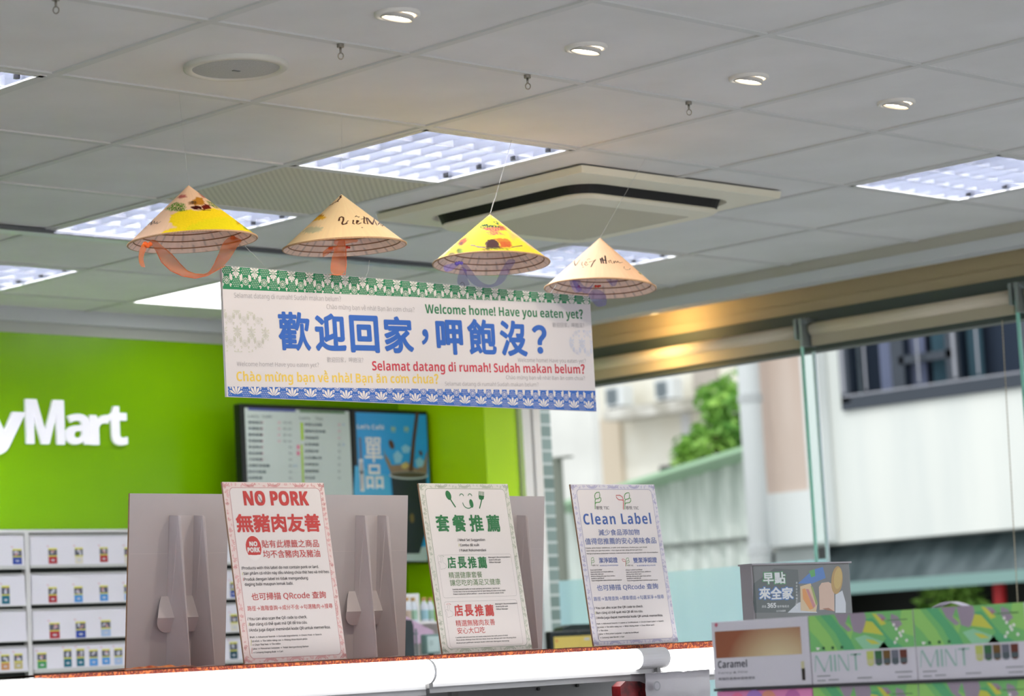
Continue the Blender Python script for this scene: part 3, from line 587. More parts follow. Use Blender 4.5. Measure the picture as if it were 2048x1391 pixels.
ribbon(hC, 'ribbon', m_pu, crop_px(C3, [(330, 520), (350, 560), (385, 640), (440, 700), (520, 725), (600, 715), (690, 680), (720, 600), (760, 540), (790, 490)]), crop_px(C3, [(370, 515), (415, 560), (450, 620), (500, 670), (550, 695), (600, 690), (630, 660), (650, 600), (680, 550), (720, 480)]), 0.66, 0.004, yf=lambda a: 0.61 + 0.09 * math.sin(a * PI))
ribbon(hC, 'ribbon_tail', m_pu, crop_px(C3, [(330, 540), (320, 600), (300, 650), (310, 705)]), crop_px(C3, [(380, 560), (385, 610), (390, 660), (420, 700)]), 0.66, 0.004, yf=lambda a: 0.62 + 0.08 * a)
ribbon(hC, 'ribbon_bow', m_pu, crop_px(C3, [(190, 545), (200, 590), (260, 585), (320, 530)]), crop_px(C3, [(210, 530), (260, 520), (310, 508), (330, 515)]), 0.60, 0.004)
ribbon(hC, 'ribbon_bow', m_pu, crop_px(C3, [(840, 480), (860, 520), (900, 525), (940, 480)]), crop_px(C3, [(830, 470), (870, 468), (910, 466), (945, 468)]), 0.62, 0.004)
knot(hC, C3, [(300, 520, .006), (320, 512, .005), (340, 515, .005)], 0.605, m_puh)
thread(hC, [cC.tip, at_y(990, 397, 0.615), Vector((at_z(1010, 283, H).x, 0.605, H))], 0.0006)
thread(hC, [cC.tip, at_y(986, 405, 0.612), at_y(989, 398, 0.615)], 0.0009, 'thread_loop')
# hat 4
hD, cD = hat('plain straw conical hat nearest the windows, black brush writing, purple ribbon', (1200, 475), (1087, 580), (1314, 572), 0.1615, 0.8, (236, 194, 156), [
    ('b', [(1780, 570), (1800, 560), (1820, 580), (1800, 590)], (220, 120, 110), 0.03, 0.8), ('g', [(1790, 590), (1840, 590), (1850, 615), (1800, 605)], (90, 120, 50), 0.02, 1.0)],
    [([(1268, 495), (1265, 515), (1275, 540), (1310, 490)], .003, 1), ([(1330, 505), (1325, 530), (1335, 540)], .0022, 1), ([(1348, 528), (1370, 515), (1358, 505), (1346, 525), (1360, 538), (1380, 525)], .0018, 1), ([(1368, 492), (1380, 480), (1395, 485)], .0016, 1), ([(1332, 548), (1340, 552)], .0025, 1), ([(1440, 488), (1420, 510), (1400, 550)], .0028, 1), ([(1385, 510), (1440, 492)], .0018, 1),
     ([(1478, 478), (1488, 520)], .0045, 1), ([(1490, 470), (1505, 520)], .0045, 1), ([(1515, 455), (1525, 522)], .0045, 1), ([(1500, 490), (1530, 500)], .005, 1), ([(1552, 515), (1545, 498), (1560, 492), (1568, 515), (1580, 518)], .002, 1), ([(1585, 500), (1590, 520), (1600, 498), (1610, 515), (1620, 500), (1632, 515), (1660, 510)], .002, 1), ([(1672, 545), (1670, 560), (1690, 572), (1715, 570), (1722, 560)], .0016, 1)], C3)
ribbon(hD, 'ribbon', m_pu, crop_px(C3, [(1240, 650), (1270, 720), (1300, 760), (1330, 745), (1380, 780)]), crop_px(C3, [(1300, 640), (1330, 700), (1380, 720), (1420, 700), (1440, 640)]), 0.60, 0.004)
ribbon(hD, 'ribbon_bow', m_pu, crop_px(C3, [(1215, 650), (1250, 740), (1290, 770), (1320, 740)]), crop_px(C3, [(1260, 645), (1300, 690), (1320, 720), (1330, 730)]), 0.598, 0.003)
ribbon(hD, 'ribbon_fold', m_pu, crop_px(C3, [(1520, 640), (1560, 700), (1600, 715), (1620, 660)]), crop_px(C3, [(1530, 632), (1570, 650), (1600, 655), (1615, 645)]), 0.62, 0.003)
ribbon(hD, 'ribbon_tail', m_pu, crop_px(C3, [(1370, 780), (1400, 810), (1425, 850), (1460, 880)]), crop_px(C3, [(1420, 720), (1500, 740), (1535, 800), (1530, 860)]), 0.72, 0.003, yf=lambda a: 0.62 + 0.10 * min(1, a * 2))
knot(hD, C3, [(1440, 705, .004), (1460, 705, .004), (1475, 702, .003), (1300, 708, .004)], 0.615, m_knot)
thread(hD, [cD.tip, Vector((at_z(1287, 318, H).x, 0.605, H))], 0.0005)

# ================================================================== BANNER
YBN = 0.68
BX0, BX1, BZ0, BZ1 = -0.059, 1.292, 2.101, 2.437
ban = thing('hanging_banner', 'wide white welcome banner with green and blue flower borders under the hats', 'banner', ((BX0 + BX1) / 2, YBN, BZ0))
mb = MB(); mb.box(BX0, BX1, YBN, YBN + 0.008, BZ0, BZ1, 0); mb.build('board', [M('foam_board', (216, 213, 217), 0.55)], ban)
PB = Plane((0, YBN, 0), (1, 0, 0), (0, 0, 1))            # N = -y, toward the shop
mG, mBl = M('print_green', (24, 128, 84), 0.5), M('print_blue', (52, 104, 190), 0.5); mPW = M('print_white', (228, 224, 222), 0.5)
def clip(poly, win):
    out = poly
    for i in range(len(win)):
        a, b = win[i], win[(i + 1) % len(win)]; inp = out; out = []
        if not inp: break
        sd = lambda p: (b.x - a.x) * (p.y - a.y) - (b.y - a.y) * (p.x - a.x)
        for j in range(len(inp)):
            p, q = inp[j - 1], inp[j]; sp_, sq = sd(p), sd(q)
            if (sp_ >= 0) != (sq >= 0): out.append(p + (q - p) * (sp_ / (sp_ - sq)))
            if sq >= 0: out.append(q)
    return out
def petal(c, ang, r0, r1, wd, tip=0.68):
    e = Vector((math.cos(ang), math.sin(ang))); n = Vector((-e.y, e.x)); L = r1 - r0
    prof = [(0, .12), (.25, .42), (.5, .8), (.72, 1.0), (.9, .72), (1.0, .2)]
    return [c + e * (r0 + L * a) + n * (wd * w_) for a, w_ in prof] + [c + e * (r0 + L * a) - n * (wd * w_) for a, w_ in reversed(prof)]
def disc(c, r, n=8): return [c + Vector((math.cos(2 * PI * i / n), math.sin(2 * PI * i / n))) * r for i in range(n)]
def ccw(p):
    a = sum(p[i - 1].x * p[i].y - p[i].x * p[i - 1].y for i in range(len(p))); return p if a > 0 else p[::-1]
def pat_flower(c, r, up=1):
    out = []
    for a, k, w_ in ((90, .95, .16), (60, .62, .10), (120, .62, .10), (35, 1.0, .16), (145, 1.0, .16), (0, .85, .12), (180, .85, .12), (-40, .9, .13), (-140, .9, .13), (-65, 1.0, .14), (-115, 1.0, .14), (-90, 1.18, .15)):
        out.append(petal(c, math.radians(a) * up, r * .16, r * k, r * w_))
    out.append(disc(c, r * .13)); return out
def pat_fan(c, r, up=1):
    out = []
    for a, k, w_ in ((90, 1.0, .17), (58, 1.0, .15), (122, 1.0, .15), (28, .95, .12), (152, .95, .12)): out.append(petal(c, math.radians(a) * up, r * .12, r * k, r * w_))
    return out
def pat_rosette(c, r, up=1):
    out = []
    for k in range(12): out.append(petal(c, 2 * PI * k / 12, r * .30, r * .62, r * .07))
    for k in range(8): out.append(petal(c, 2 * PI * (k + .5) / 8, r * .06, r * .26, r * .07))
    for sg in (1, -1):
        b = c + Vector((sg * r * .55, up * r * .30))
        for a, k in ((75, 1.0), (45, .95), (15, .7), (-25, .6)): out.append(petal(b, math.radians(a if sg > 0 else 180 - a) * up, r * .05, r * .82 * k, r * .16))
        b = c + Vector((sg * r * .5, -up * r * .45))
        for a, k in ((-60, .8), (-20, .7)): out.append(petal(b, math.radians(a if sg > 0 else 180 - a) * up, r * .05, r * .7 * k, r * .10))
    return out
def band(name, m, win, rowA, rowB, rowD, pitch, x_off, rA, rB, fA, fB, up):
    win = ccw(win); mb = MB(); mb.poly([PB.P(p.x, p.y, 0.0004) for p in win], 0)
    for k in range(-1, 24):
        xa, xb = BX0 + x_off + k * pitch, BX0 + x_off + (k + .5) * pitch
        polys = fA(Vector((xa, rowA)), rA, up) + fB(Vector((xb, rowB)), rB, up)
        for (cx, cy, nx, ny) in rowD:
            for i in range(nx):
                for j in range(ny):
                    if (i in (0, nx - 1)) and (j in (0, ny - 1)): continue
                    polys.append(disc(Vector((BX0 + x_off + (k + cx) * pitch + (i - (nx - 1) / 2) * .0056 + (.0028 if j % 2 else 0), cy + (j - (ny - 1) / 2) * .0046)), .00125, 6))
        for p in polys:
            q = clip(ccw(p), win)
            if len(q) > 2: mb.poly([PB.P(v.x, v.y, 0.0008) for v in q], 1)
    mb.build(name, [m, mPW], ban)
h1, h2 = PB.hit(446, 577.5), PB.hit(1179, 608.5); pit = (BX1 - BX0) / 22
ex = lambda a, b, x: Vector((x, a.y + (b.y - a.y) * (x - a.x) / (b.x - a.x)))
band('green_border', mG, [ex(h1, h2, BX0 + .001), ex(h1, h2, BX1 - .001), Vector((BX1 - .001, BZ1 - .001)), Vector((BX0 + .001, BZ1 - .001))], BZ1 - .0105, BZ1 - .037, [(0.0, BZ1 - .040, 5, 6), (.5, BZ1 - .010, 5, 5)], pit, .0445, .0165, .0175, pat_flower, pat_rosette, 1)
h1, h2 = PB.hit(454, 772.5), PB.hit(1190, 781)
band('blue_border', mBl, [Vector((BX0 + .004, BZ0 + .001)), Vector((BX1 - .001, BZ0 + .001)), ex(h1, h2, BX1 - .001), ex(h1, h2, BX0 + .004)], BZ0 + .006, BZ0 + .037, [(.5, BZ0 + .010, 5, 5), (0.0, BZ0 + .038, 4, 5)], pit, .030, .024, .0175, pat_fan, pat_rosette, 1)
# faded pattern patches
m_pg, m_pb = M('print_pale_sage', (202, 203, 195), 0.55), M('print_pale_blue', (198, 204, 222), 0.55)
for nm, m, cpx, rx, ry, halves in (('sage_ornament', m_pg, (446, 660), 0.152, 0.054, 0), ('blue_ornament', m_pb, (1186, 687), 0.10, 0.038, 1)):
    c = PB.hit(*cpx); mb = MB(); win = [c + Vector((rx * math.cos(a * PI / 12), ry * min(1, max(-1, 1.3 * math.sin(a * PI / 12))))) for a in range(24)]
    lo, hi = (BX0 + .001, 9) if not halves else (-9, BX1 - .001)
    win = [Vector((min(max(p.x, lo), hi), p.y)) for p in win]; ww = []
    for p in win:
        if not ww or (p - ww[-1]).length > 1e-5: ww.append(p)
    for k in range(-6, 7):
        for j in range(-2, 3):
            cc = c + Vector(((k + .5 * (j % 2)) * .046, j * .03))
            for p in (pat_flower(cc, .016) if j % 2 == 0 else pat_rosette(cc, .016)):
                q = clip(ccw(p), ccw(ww))
                if len(q) > 2: mb.poly([PB.P(v.x, v.y, 0.0005) for v in q])
    mb.build(nm, m, ban)
X7 = lambda x, y: (430 + x / 4.9675, 520 + y / 4.9675)
X8 = lambda x, y: (800 + x / 4.7975, 540 + y / 4.7975)
m_tg = M('print_grey_text', (168, 166, 172), 0.55)
ID, VN, EN, ZH = 'Selamat datang di rumah! Sudah makan belum?', 'Chào mừng bạn về nhà! Bạn ăn cơm chưa?', 'Welcome home! Have you eaten yet?', '歡迎回家，呷飽沒？'
mb = MB()
put(mb, PB, ID, X7(190, 372), X7(1252, 410), 9.8); put(mb, PB, VN, X7(1108, 484), X8(140, 402), 9.2); put(mb, PB, EN, X7(218, 1050), X7(1033, 1062), 8.6)
put(mb, PB, ZH, X7(1113, 1016), X7(1475, 1020), 11, ink=True); put(mb, PB, ZH, X8(1465, 550), X8(1768, 553), 10, ink=True)
put(mb, PB, EN, X8(1130, 880), X8(1783, 890), 8); put(mb, PB, VN, X8(1018, 1045), X8(1775, 1055), 7.6); put(mb, PB, ID, X8(432, 1107), X8(1330, 1115), 7.8)
mb.build('small_lettering', m_tg, ban)
mb = MB(); put(mb, PB, EN, X8(243, 413), X8(1757, 466), 18, bold=.018); mb.build('green_lettering', M('print_green_text', (40, 120, 80), 0.5), ban)
mb = MB(); put(mb, PB, ID, X7(1563, 1094), X8(1775, 992), 18.5, bold=.018); mb.build('red_lettering', M('print_red_text', (196, 58, 76), 0.5), ban)
mb = MB(); put(mb, PB, VN, X7(215, 1201), X8(372, 1088), 19, bold=.018); mb.build('yellow_lettering', M('print_yellow_text', (232, 200, 92), 0.5), ban)
mb = MB()
for ch, (x0, x1, y0, y1), b in (('歡', (558.8, 622.6, 623, 701), .026), ('迎', (632, 693.7, 626, 702), .034), ('回', (702, 760, 630, 705), .034), ('家', (770, 828.6, 632, 706), .034), ('，', (844, 858, 657.8, 689), .02), ('呷', (874.6, 928, 639, 709), .034), ('飽', (937.6, 994, 637.5, 709), .030), ('沒', (1002.6, 1056, 640.5, 712), .034), ('？', (1067, 1096, 649.4, 707), .035)):
    put(mb, PB, ch, (x0, y1 - .01 * (x1 - x0)), (x1, y1 + .012 * (x1 - x0)), y1 - y0, bold=b, ink=True, res=6)
mb.build('blue_heading', M('print_blue_text', (48, 100, 188), 0.5), ban)
for pts in ([at_y(485, 487, .66), at_y(531, 533, YBN + .004)], [at_y(739, 520, .66), at_y(736, 541, .67), at_y(731, 556, YBN + .004)], [at_y(1112, 570, .62), at_y(1101, 586, .675)]):
    thread(ban, pts, 0.0007)
mb = MB(); c0 = at_y(925, 572, YBN - .004); mb.tube([c0 + Vector((.008 * math.cos(a), 0, .009 * math.sin(a) + .002)) for a in [x * .35 for x in range(-3, 9)]], .0007, 5); mb.build('hook', M('hook_wire', (110, 100, 90), 0.4, .6), ban, smooth=True)

# ================================================================== DISPLAY SHELF, CLOTH, LIGHTS
ZT = 1.424
m_sh = M('shelf_grey', (186, 186, 186), 0.4); m_shd = M('shelf_panel', (206, 206, 208), 0.5)
t = thing('display_shelf', 'long grey shop shelf carrying the signs and the batik cloth', 'shelf', (-0.7, 0.42, 0))
mb = MB(); mb.box(-2.4, 1.2, 0.10, 0.80, ZT - 0.04, ZT - 0.005); mb.build('top_board', m_sh, t)
mb = MB(); mb.box(-2.4, 1.2, 0.40, 0.44, 0.1, ZT - 0.04); mb.build('back_panel', m_shd, t)
for x in (-1.5, -0.55, 0.40, 1.17):
    mb = MB(); mb.box(x - 0.012, x + 0.012, 0.385, 0.40, 0.05, ZT - 0.04); mb.build('upright', m_sh, t)
for k, (px, py) in enumerate([(1075, 1377), (1153, 1370)]):
    p = at_y(px, py, 0.399); mb = MB(); mb.tube([p, p + Vector((0, -0.006, 0))], 0.0045, 12); mb.build('screw_cap', M('screw_dark', (70, 70, 70), 0.4), t)
mb = MB(); mb.box(-2.4, 1.2, 0.10, 0.84, 0.02, 0.16); mb.build('base', m_sh, t)
mb = MB(); mb.box(-2.4, 1.2, 0.088, 0.10, ZT - 0.075, ZT - 0.04); mb.build('light_rail', M('rail_grey', (170, 170, 172), 0.4), t)
# batik cloth laid along the top edge
m_bat = M('batik_cloth', (190, 80, 40), 0.8); n_, l_ = NT(m_bat)
tc = n_.new('ShaderNodeTexCoord'); vo = n_.new('ShaderNodeTexVoronoi'); vo.inputs['Scale'].default_value = 190; cr = n_.new('ShaderNodeValToRGB'); nz = n_.new('ShaderNodeTexNoise'); nz.inputs['Scale'].default_value = 60
e = cr.color_ramp.elements; e[0].color = lin((190, 130, 74)); e[0].position = 0.14; e[1].color = lin((128, 44, 30)); e[1].position = 0.26
q = e.new(0.46); q.color = lin((112, 28, 22)); q = e.new(0.62); q.color = lin((44, 20, 16)); q = e.new(0.75); q.color = lin((170, 90, 44))
ad = n_.new('ShaderNodeMath'); ad.operation = 'MULTIPLY_ADD'; ad.inputs[1].default_value = 0.5; ad.inputs[2].default_value = -0.16
a2 = n_.new('ShaderNodeMath'); a2.operation = 'ADD'
l_.new(tc.outputs['Object'], vo.inputs[0]); l_.new(tc.outputs['Object'], nz.inputs[0]); l_.new(nz.outputs[0], ad.inputs[0]); l_.new(vo.outputs['Distance'], a2.inputs[0]); l_.new(ad.outputs[0], a2.inputs[1]); l_.new(a2.outputs[0], cr.inputs[0]); l_.new(cr.outputs[0], n_['Principled BSDF'].inputs['Base Color'])
mb = MB(); nx = 420; rows = []
for i in range(nx + 1):
    x = -1.06 + (1.16 + 1.06) * i / nx; wv = fz(x * 9, 1) * .004 + fz(x * 40, 2) * .0012
    cr_ = .0006 + .0006 * fz(x * 22, 8)
    tp = min(1, (x + 1.06) / .18)
    rows.append([Vector((x, .092 + wv, ZT - .004 - .013 * tp - .004 * fz(x * 12, 4) * tp)), Vector((x, .090 + wv, ZT - .001)), Vector((x, .098 + wv, ZT + .0008 + max(cr_, 0))), Vector((x, .135, ZT + .0005 + max(cr_, 0) * .5)), Vector((x, .165, ZT + .0003)), Vector((x, .74, ZT + .0003))])
for i in range(nx):
    for j in range(5): mb.poly([rows[i][j], rows[i + 1][j], rows[i + 1][j + 1], rows[i][j + 1]])
o = mb.build('batik_cloth', m_bat, smooth=False); tag(o, 'red and gold batik cloth laid over the top of the lit shelf', 'cloth')
mb = MB(); n1 = 60; rows = []
for i in range(n1 + 1):
    x = -.845 + .20 * i / n1; en = math.sin(PI * i / n1) ** .6; hh = en * (.004 + .006 * fz(x * 40, 5)) ; yy = .100 + .004 * fz(x * 30, 2)
    rows.append([Vector((x, yy - .010, ZT + .0030)), Vector((x, yy - .004, ZT + .0034 + max(hh, .0004))), Vector((x, yy + .012, ZT + .0036 + max(hh * (.6 + .6 * fz(x * 70, 9)), .0006))), Vector((x, yy + .03, ZT + .0032))])
for i in range(n1): mb.strip(rows[i], rows[i + 1])
tag(mb.build('crumpled_scarf', noisy(M('scarf_orange', (226, 120, 50), .7), (150, 58, 30), (214, 130, 66), 60), smooth=True), 'crumpled orange cloth strip lying on the shelf edge before the leftmost cardboard sign', 'cloth')
# tubular shelf lights
m_glow = M('shelf_glow', (255, 253, 250), 0.4, emit=SHELF_E); m_cap = M('cap_clear', (236, 236, 238), 0.35); m_clip = M('clip_grey', (150, 150, 150), 0.4)
lab = ['glowing tube light under the pork-free sign, running out at the picture edge', 'glowing tube light under the meal set sign, between two others', 'glowing tube light end behind the stacked gift boxes']
yt = 0.052
for k, (x0, x1, pz, ds) in enumerate([(-2.0, 0.0, 1344, 0), (0.012, 0.79, 1336, 0), (0.835, 1.19, 1317, 0)]):
    c0 = at_y((600, 850, 1428)[k], (1357, 1341, 1316)[k], yt).z
    t = thing('tube_light', lab[k], 'shelf light', ((x0 + x1) / 2, yt, c0 - .03), 'tube lights along the shelf front')
    z = lambda x: c0
    r = (.0285, .0262, .0290)[k]
    mb = MB(); mb.tube([(x0, yt, c0), (x1 - (.0 if k != 1 else .07), yt, c0)], r, 28); mb.build('glowing_tube', m_glow, t, smooth=False)
    mb = MB(); mb.tube([(x1 - (.0 if k != 1 else .07), yt, c0), (x1 + .008 + (.0 if k != 1 else .025), yt, c0)], r + .0006, 28); mb.build('end_cap', m_cap, t)
    mb = MB(); mb.box(x0, x1, yt + .0, yt + .022, c0 - r - .012, c0 - r + .004); mb.box(x0, x1, yt + .004, yt + .024, c0 - r - .026, c0 - r - .012, 1); mb.build('batten', [M('batten_white', (228, 228, 230), .35), M('batten_grey', (176, 176, 178), .4)], t)
    mb = MB(); mb.box(x1 - .004 if k else x1 - .004, x1 + .008, yt - .012, yt + .022, c0 - r - .010, c0 - r + .002); mb.build('joint_clip', m_clip, t)

# ================================================================== SIGNS ON THE SHELF (A3 boards leaning back)
m_kraft = M('board_edge', (150, 120, 96), 0.8)
def sign_frame(x, y, z, yaw, lean):
    u = Vector((math.cos(yaw), math.sin(yaw), 0)); n = Vector((-math.sin(yaw), math.cos(yaw), 0)); up = Vector((0, 0, 1)) * math.cos(lean) + n * math.sin(lean)
    return Plane((x, y, z), u, up)
def leafborder(mb, P, wd, ht, mi, seed, inn=.021):
    rnd = random.Random(seed)
    def sp(c, a, r):
        for k in (-.7, 0, .7):
            p = petal(Vector(c), a + k, r * .1, r, r * .16); p = [v for v in p]
            if all(.001 < v.x < wd - .001 and .001 < v.y < ht - .001 for v in p): mb.poly([P.P(v.x, v.y, .0002) for v in p], mi)
    n = 34
    for i in range(n):
        y = ht * (i + .5) / n
        for x in (.0065, wd - .0065): sp((x, y), rnd.uniform(0, 6.28), .0085); sp((x + rnd.uniform(-.003, .003), y + .004), rnd.uniform(0, 6.28), .005)
    n = 4
    for i in range(n + 1):
        x = wd * i / n
        for y, s in ((ht - .002, -1), (.002, 1)):
            for r in (.018, .012):
                arc = [(x + r * math.cos(a * PI / 10), y + s * r * .45 * math.sin(a * PI / 10)) for a in range(11)]
                arc = [(min(max(q[0], .001), wd - .001), q[1]) for q in arc]
                mb.line2(P, arc, .0028, .0002, mi)
    for i in range(26):
        x = wd * (i + .5) / 26
        for y in (ht - .006, .006): sp((x, y), rnd.uniform(0, 6.28), .006)
def rrect(P, mb, x0, x1, y0, y1, r, d, mi, outline=None):
    pts = []
    for cx, cy, a0 in ((x1 - r, y1 - r, 0), (x0 + r, y1 - r, PI / 2), (x0 + r, y0 + r, PI), (x1 - r, y0 + r, 1.5 * PI)):
        for i in range(7): a = a0 + PI / 2 * i / 6; pts.append((cx + r * math.cos(a), cy + r * math.sin(a)))
    if outline: mb.line2(P, pts + pts[:2], outline, d, mi)
    else: mb.poly([P.P(*q, d) for q in pts], mi)
def easel_back(t, P, wd, ht, side):                      # folding double-wing cardboard stand; side +1 sits on the N side of P
    mc = M('easel_card', (202, 196, 199), 0.8)
    def Q(u, v, d): return P.P(u, v, d * side)
    top = .368; h1, h2 = (.117, .190) if side > 0 else (.107, .180)
    mb = MB(); pts = [(h1, .0), (h1, top), (h2 + .030, top), (h2 + .036, top - .008), (h2 + .036, .16), (h2, .15), (h2, .0)]
    mb.prism([Q(u, v, .0004) for u, v in pts], P.N * (.0012 * side)); mb.build('easel_plate', mc, t)
    for h in (h1, h2):
        def S(v): return .038 + .042 * (1 - v / top)
        mb = MB(); pts = [(h, .002, .0018), (h, top, .0018)] + [(h + .006 * math.sin(a * PI / 12), top - .006 + .006 * math.cos(a * PI / 12), S(top) - .006 + .006 * math.sin(a * PI / 12)) for a in range(7)] + [(h + .012, .001 + S(0) * .14, S(0))]
        p3 = [Q(*p) for p in pts]; nn = P.U * .0016
        mb.prism(p3, nn); mb.build('easel_wing', mc, t)
        c, r, v0 = h - .010, .036, .124
        mb = MB(); arc = [(c + r * math.cos(a * PI / 16), v0 - r * 1.0 * math.sin(a * PI / 16)) for a in range(17)]
        mb.prism([Q(u, v, .024 - (v0 - v) * .35) for u, v in arc], P.N * (.0012 * side)); mb.build('lock_tab', mc, t)
        mb = MB(); arc = [(c - r * .98, v0), (c + r * .98, v0), (c + r * .80, v0 + .030), (c + r * .45, v0 + .050), (c - r * .30, v0 + .050), (c - r * .62, v0 + .030)]
        mb.prism([Q(u, v, .024 - (v - v0) * .44) for u, v in arc], P.N * (.0012 * side)); mb.build('lock_flap', mc, t)
SW, SH = .297, .42
SG = [((-0.445, 0.169, 1.4275), -0.025, 0.136), ((0.141, 0.144, 1.4265), -0.025, 0.138), ((0.653, 0.131, 1.4255), -0.07, 0.131)]
SL = ['easel sign about pork-free food with pink border and red heading', 'easel sign recommending set meals with a smiling face, spoon and fork', 'easel sign about clean labels with lilac border and blue heading']
TINT = [((238, 218, 213), (228, 172, 170), (236, 227, 224)), ((230, 226, 216), (194, 198, 180), (238, 230, 226)), ((231, 227, 234), (194, 190, 216), (238, 231, 230))]
signs = []
for k in range(3):
    (x, y, z), yaw, lean = SG[k]; P = sign_frame(x, y, ZT + .0025, yaw, lean)
    t = thing('easel_sign', SL[k], 'sign', P.P(SW / 2, 0, -.02), 'printed easel signs on the shelf')
    c1, c2, c3 = TINT[k]
    mb = MB(); mb.slab(P, 0, SW, 0, SH, -.005, 0, 0); mb.slab(P, -.0004, 0, 0, SH, -.005, 0, 1); mb.build('board', [M('sign_paper%d' % k, c1, .5), m_kraft], t)
    mb = MB(); leafborder(mb, P, SW, SH, 0, k); mb.build('leaf_border', M('sign_leaf%d' % k, c2, .5), t)
    mb = MB(); rrect(P, mb, .0165, SW - .0135, .010, SH - .0125, .012, .00030, 1); rrect(P, mb, .018, SW - .015, .0115, SH - .014, .011, .00045, 0); mb.build('paper_panel', [M('sign_panel%d' % k, c3, .5), M('panel_rim%d' % k, tuple(int(v * .92) for v in c2), .5)], t)  # slightly larger tinted shape leaves a thin outline around the panel
    easel_back(t, P, SW, SH, -1); signs.append((t, P))
m_red, m_grn, m_blu, m_blk, m_wht = M('ink_red', (206, 74, 70), .5), M('ink_green', (56, 126, 76), .5), M('ink_blue', (74, 104, 172), .5), M('ink_black', (62, 56, 60), .55), M('ink_white', (240, 234, 232), .5)
m_yel = M('ink_lime', (206, 206, 90), .5); m_ogn = M('ink_olive', (110, 140, 90), .5); m_lav = M('ink_periwinkle', (110, 124, 180), .5); m_lg = M('ink_leaf', (70, 150, 50), .5)
def conv(ox, oy, s): return lambda x, y: (ox + x / s, oy + y / s)
def rowset(mb, P, X, rows, mi=0, **kw):
    for s, (lx, ly), rx, h in rows: put(mb, P, s, X(lx, ly), X(rx, ly), h / (X(1, 0)[0] - X(0, 0)[0]) ** -1 if False else h * (X(1, 0)[0] - X(0, 0)[0]), mi, straight=True, d=.0009, **kw)
# --- sign 1
t, P = signs[0]; X = conv(430, 950, 3.567)
mb = MB(); rowset(mb, P, X, [('NO PORK', (207, 212), 670, 97)], bold=.045, res=5); rowset(mb, P, X, [('無豬肉友善', (158, 408), 758, 132)], bold=.028, ink=True)
mb.line2(P, [P.hit(*X(300, 140)), P.hit(*X(336, 196))], .0013, .0018, 1); mb.build('red_heading', [m_red, M('slash_ink', (96, 84, 100), .5)], t)
mb = MB(); c = P.hit(*X(274, 515)); mb.ell(P, c, .0240, .0300, .0006, 2, 28); mb.ell(P, c, .0222, .0270, .0009, 0, 28); mb.ell(P, c + Vector((0, .0)), .0222, .0270, .0011, 2, 14, 0, PI * 1.22, PI * 1.78)
put(mb, P, 'NO', X(244, 505), X(301, 505), 8.6, 1, bold=.05, straight=True, d=.0014); put(mb, P, 'PORK', X(231, 549), X(320, 549), 9.2, 1, bold=.05, straight=True, d=.0014)
mb.line2(P, [P.hit(*X(262, 567)), P.hit(*X(298, 567))], .0014, .0014, 0); mb.build('round_badge', [m_red, m_wht, M('badge_paper', (244, 236, 232), .5)], t)
mb = MB(); rowset(mb, P, X, [('貼有此標籤之商品', (335, 518), 743, 56), ('均不含豬肉及豬油', (345, 590), 752, 56), ('也可掃描 QRcode 查詢', (262, 897), 795, 58)], ink=True, bold=.004); rowset(mb, P, X, [('路徑→進階查詢→成分不含→勾選豬肉→搜尋', (232, 968), 842, 36)], ink=True); mb.build('red_lettering', m_red, t)
mb = MB(); rowset(mb, P, X, [('Products with this label do not contain pork or lard.', (197, 672), 740, 20), ('Sản phẩm có nhãn này đều không chứa thịt heo và mỡ heo.', (203, 710), 818, 20), ('Produk dengan label ini tidak mengandung', (208, 752), 663, 20), ('daging babi maupun lemak babi.', (212, 788), 558, 20),
    ('You can also scan the QR code to check.', (242, 1034), 657, 20), ('Bạn cũng có thể quét mã QR để tra cứu.', (246, 1073), 660, 20), ('Anda juga dapat memindai kode QR untuk memeriksa.', (250, 1114), 826, 20)], bold=.006)
rowset(mb, P, X, [('Path → Advanced Search → Exclude Ingredients → Check Pork → Search', (252, 1161), 762, 11), ('Lộ trình → Tìm kiếm nâng cao → Không chứa thành phần', (262, 1189), 660, 11), ('→ Chọn Thịt heo → Tìm kiếm', (264, 1215), 467, 11), ('Jalur → Pencarian Lanjutan → Tidak Mengandung Bahan', (267, 1243), 668, 11), ('→ Centang Daging Babi → Cari', (270, 1270), 485, 11)], bold=.006)
def ticks(mb, P, X, items):
    for x, y0, y1, mi in items: a, b = P.hit(*X(x, y0)), P.hit(*X(x, y1)); mb.line2(P, [a, b], .0011, .0008, mi)
ticks(mb, P, X, [(190, 652, 674, 0), (195, 692, 712, 1), (201, 732, 753, 2), (233, 1014, 1035, 0), (239, 1054, 1074, 1), (244, 1095, 1115, 0), (249, 1148, 1162, 0), (256, 1172, 1215, 1), (262, 1232, 1272, 2)])
mb.build('small_lettering', [m_blk, m_yel, m_red], t)
# --- sign 2
t, P = signs[1]; X = conv(820, 950, 3.76)
mb = MB(); c = P.hit(*X(287, 150)); mb.ell(P, c, .0085, .0120, .0009, 0, 20, -.35 + .7)
mb.line2(P, [P.hit(*X(297, 172)), P.hit(*X(341, 240))], .0034, .0009)
for x0 in (387, 450): cc = P.hit(*X(x0, 156)); mb.line2(P, [cc + Vector((.0062 * math.cos(a * PI / 8), .0056 * math.sin(a * PI / 8))) for a in range(9)], .0018, .0009)
cc = P.hit(*X(432, 205)); mb.line2(P, [cc + Vector((.0165 * math.cos(a * PI / 10), .0145 * math.sin(a * PI / 10))) for a in range(-10, 1)], .0020, .0009)
mb.ell(P, P.hit(*X(460, 212)), .0062, .0108, .0010, 0, 18, .12)
a, b = P.hit(*X(541, 170)), P.hit(*X(521, 250)); mb.line2(P, [a, b], .0032, .0009)
for dx in (0, 11, 22, 33): mb.line2(P, [P.hit(*X(519 + dx, 120 + dx * .12)), P.hit(*X(517 + dx * 1.05, 168 + dx * .1))], .0018, .0009)
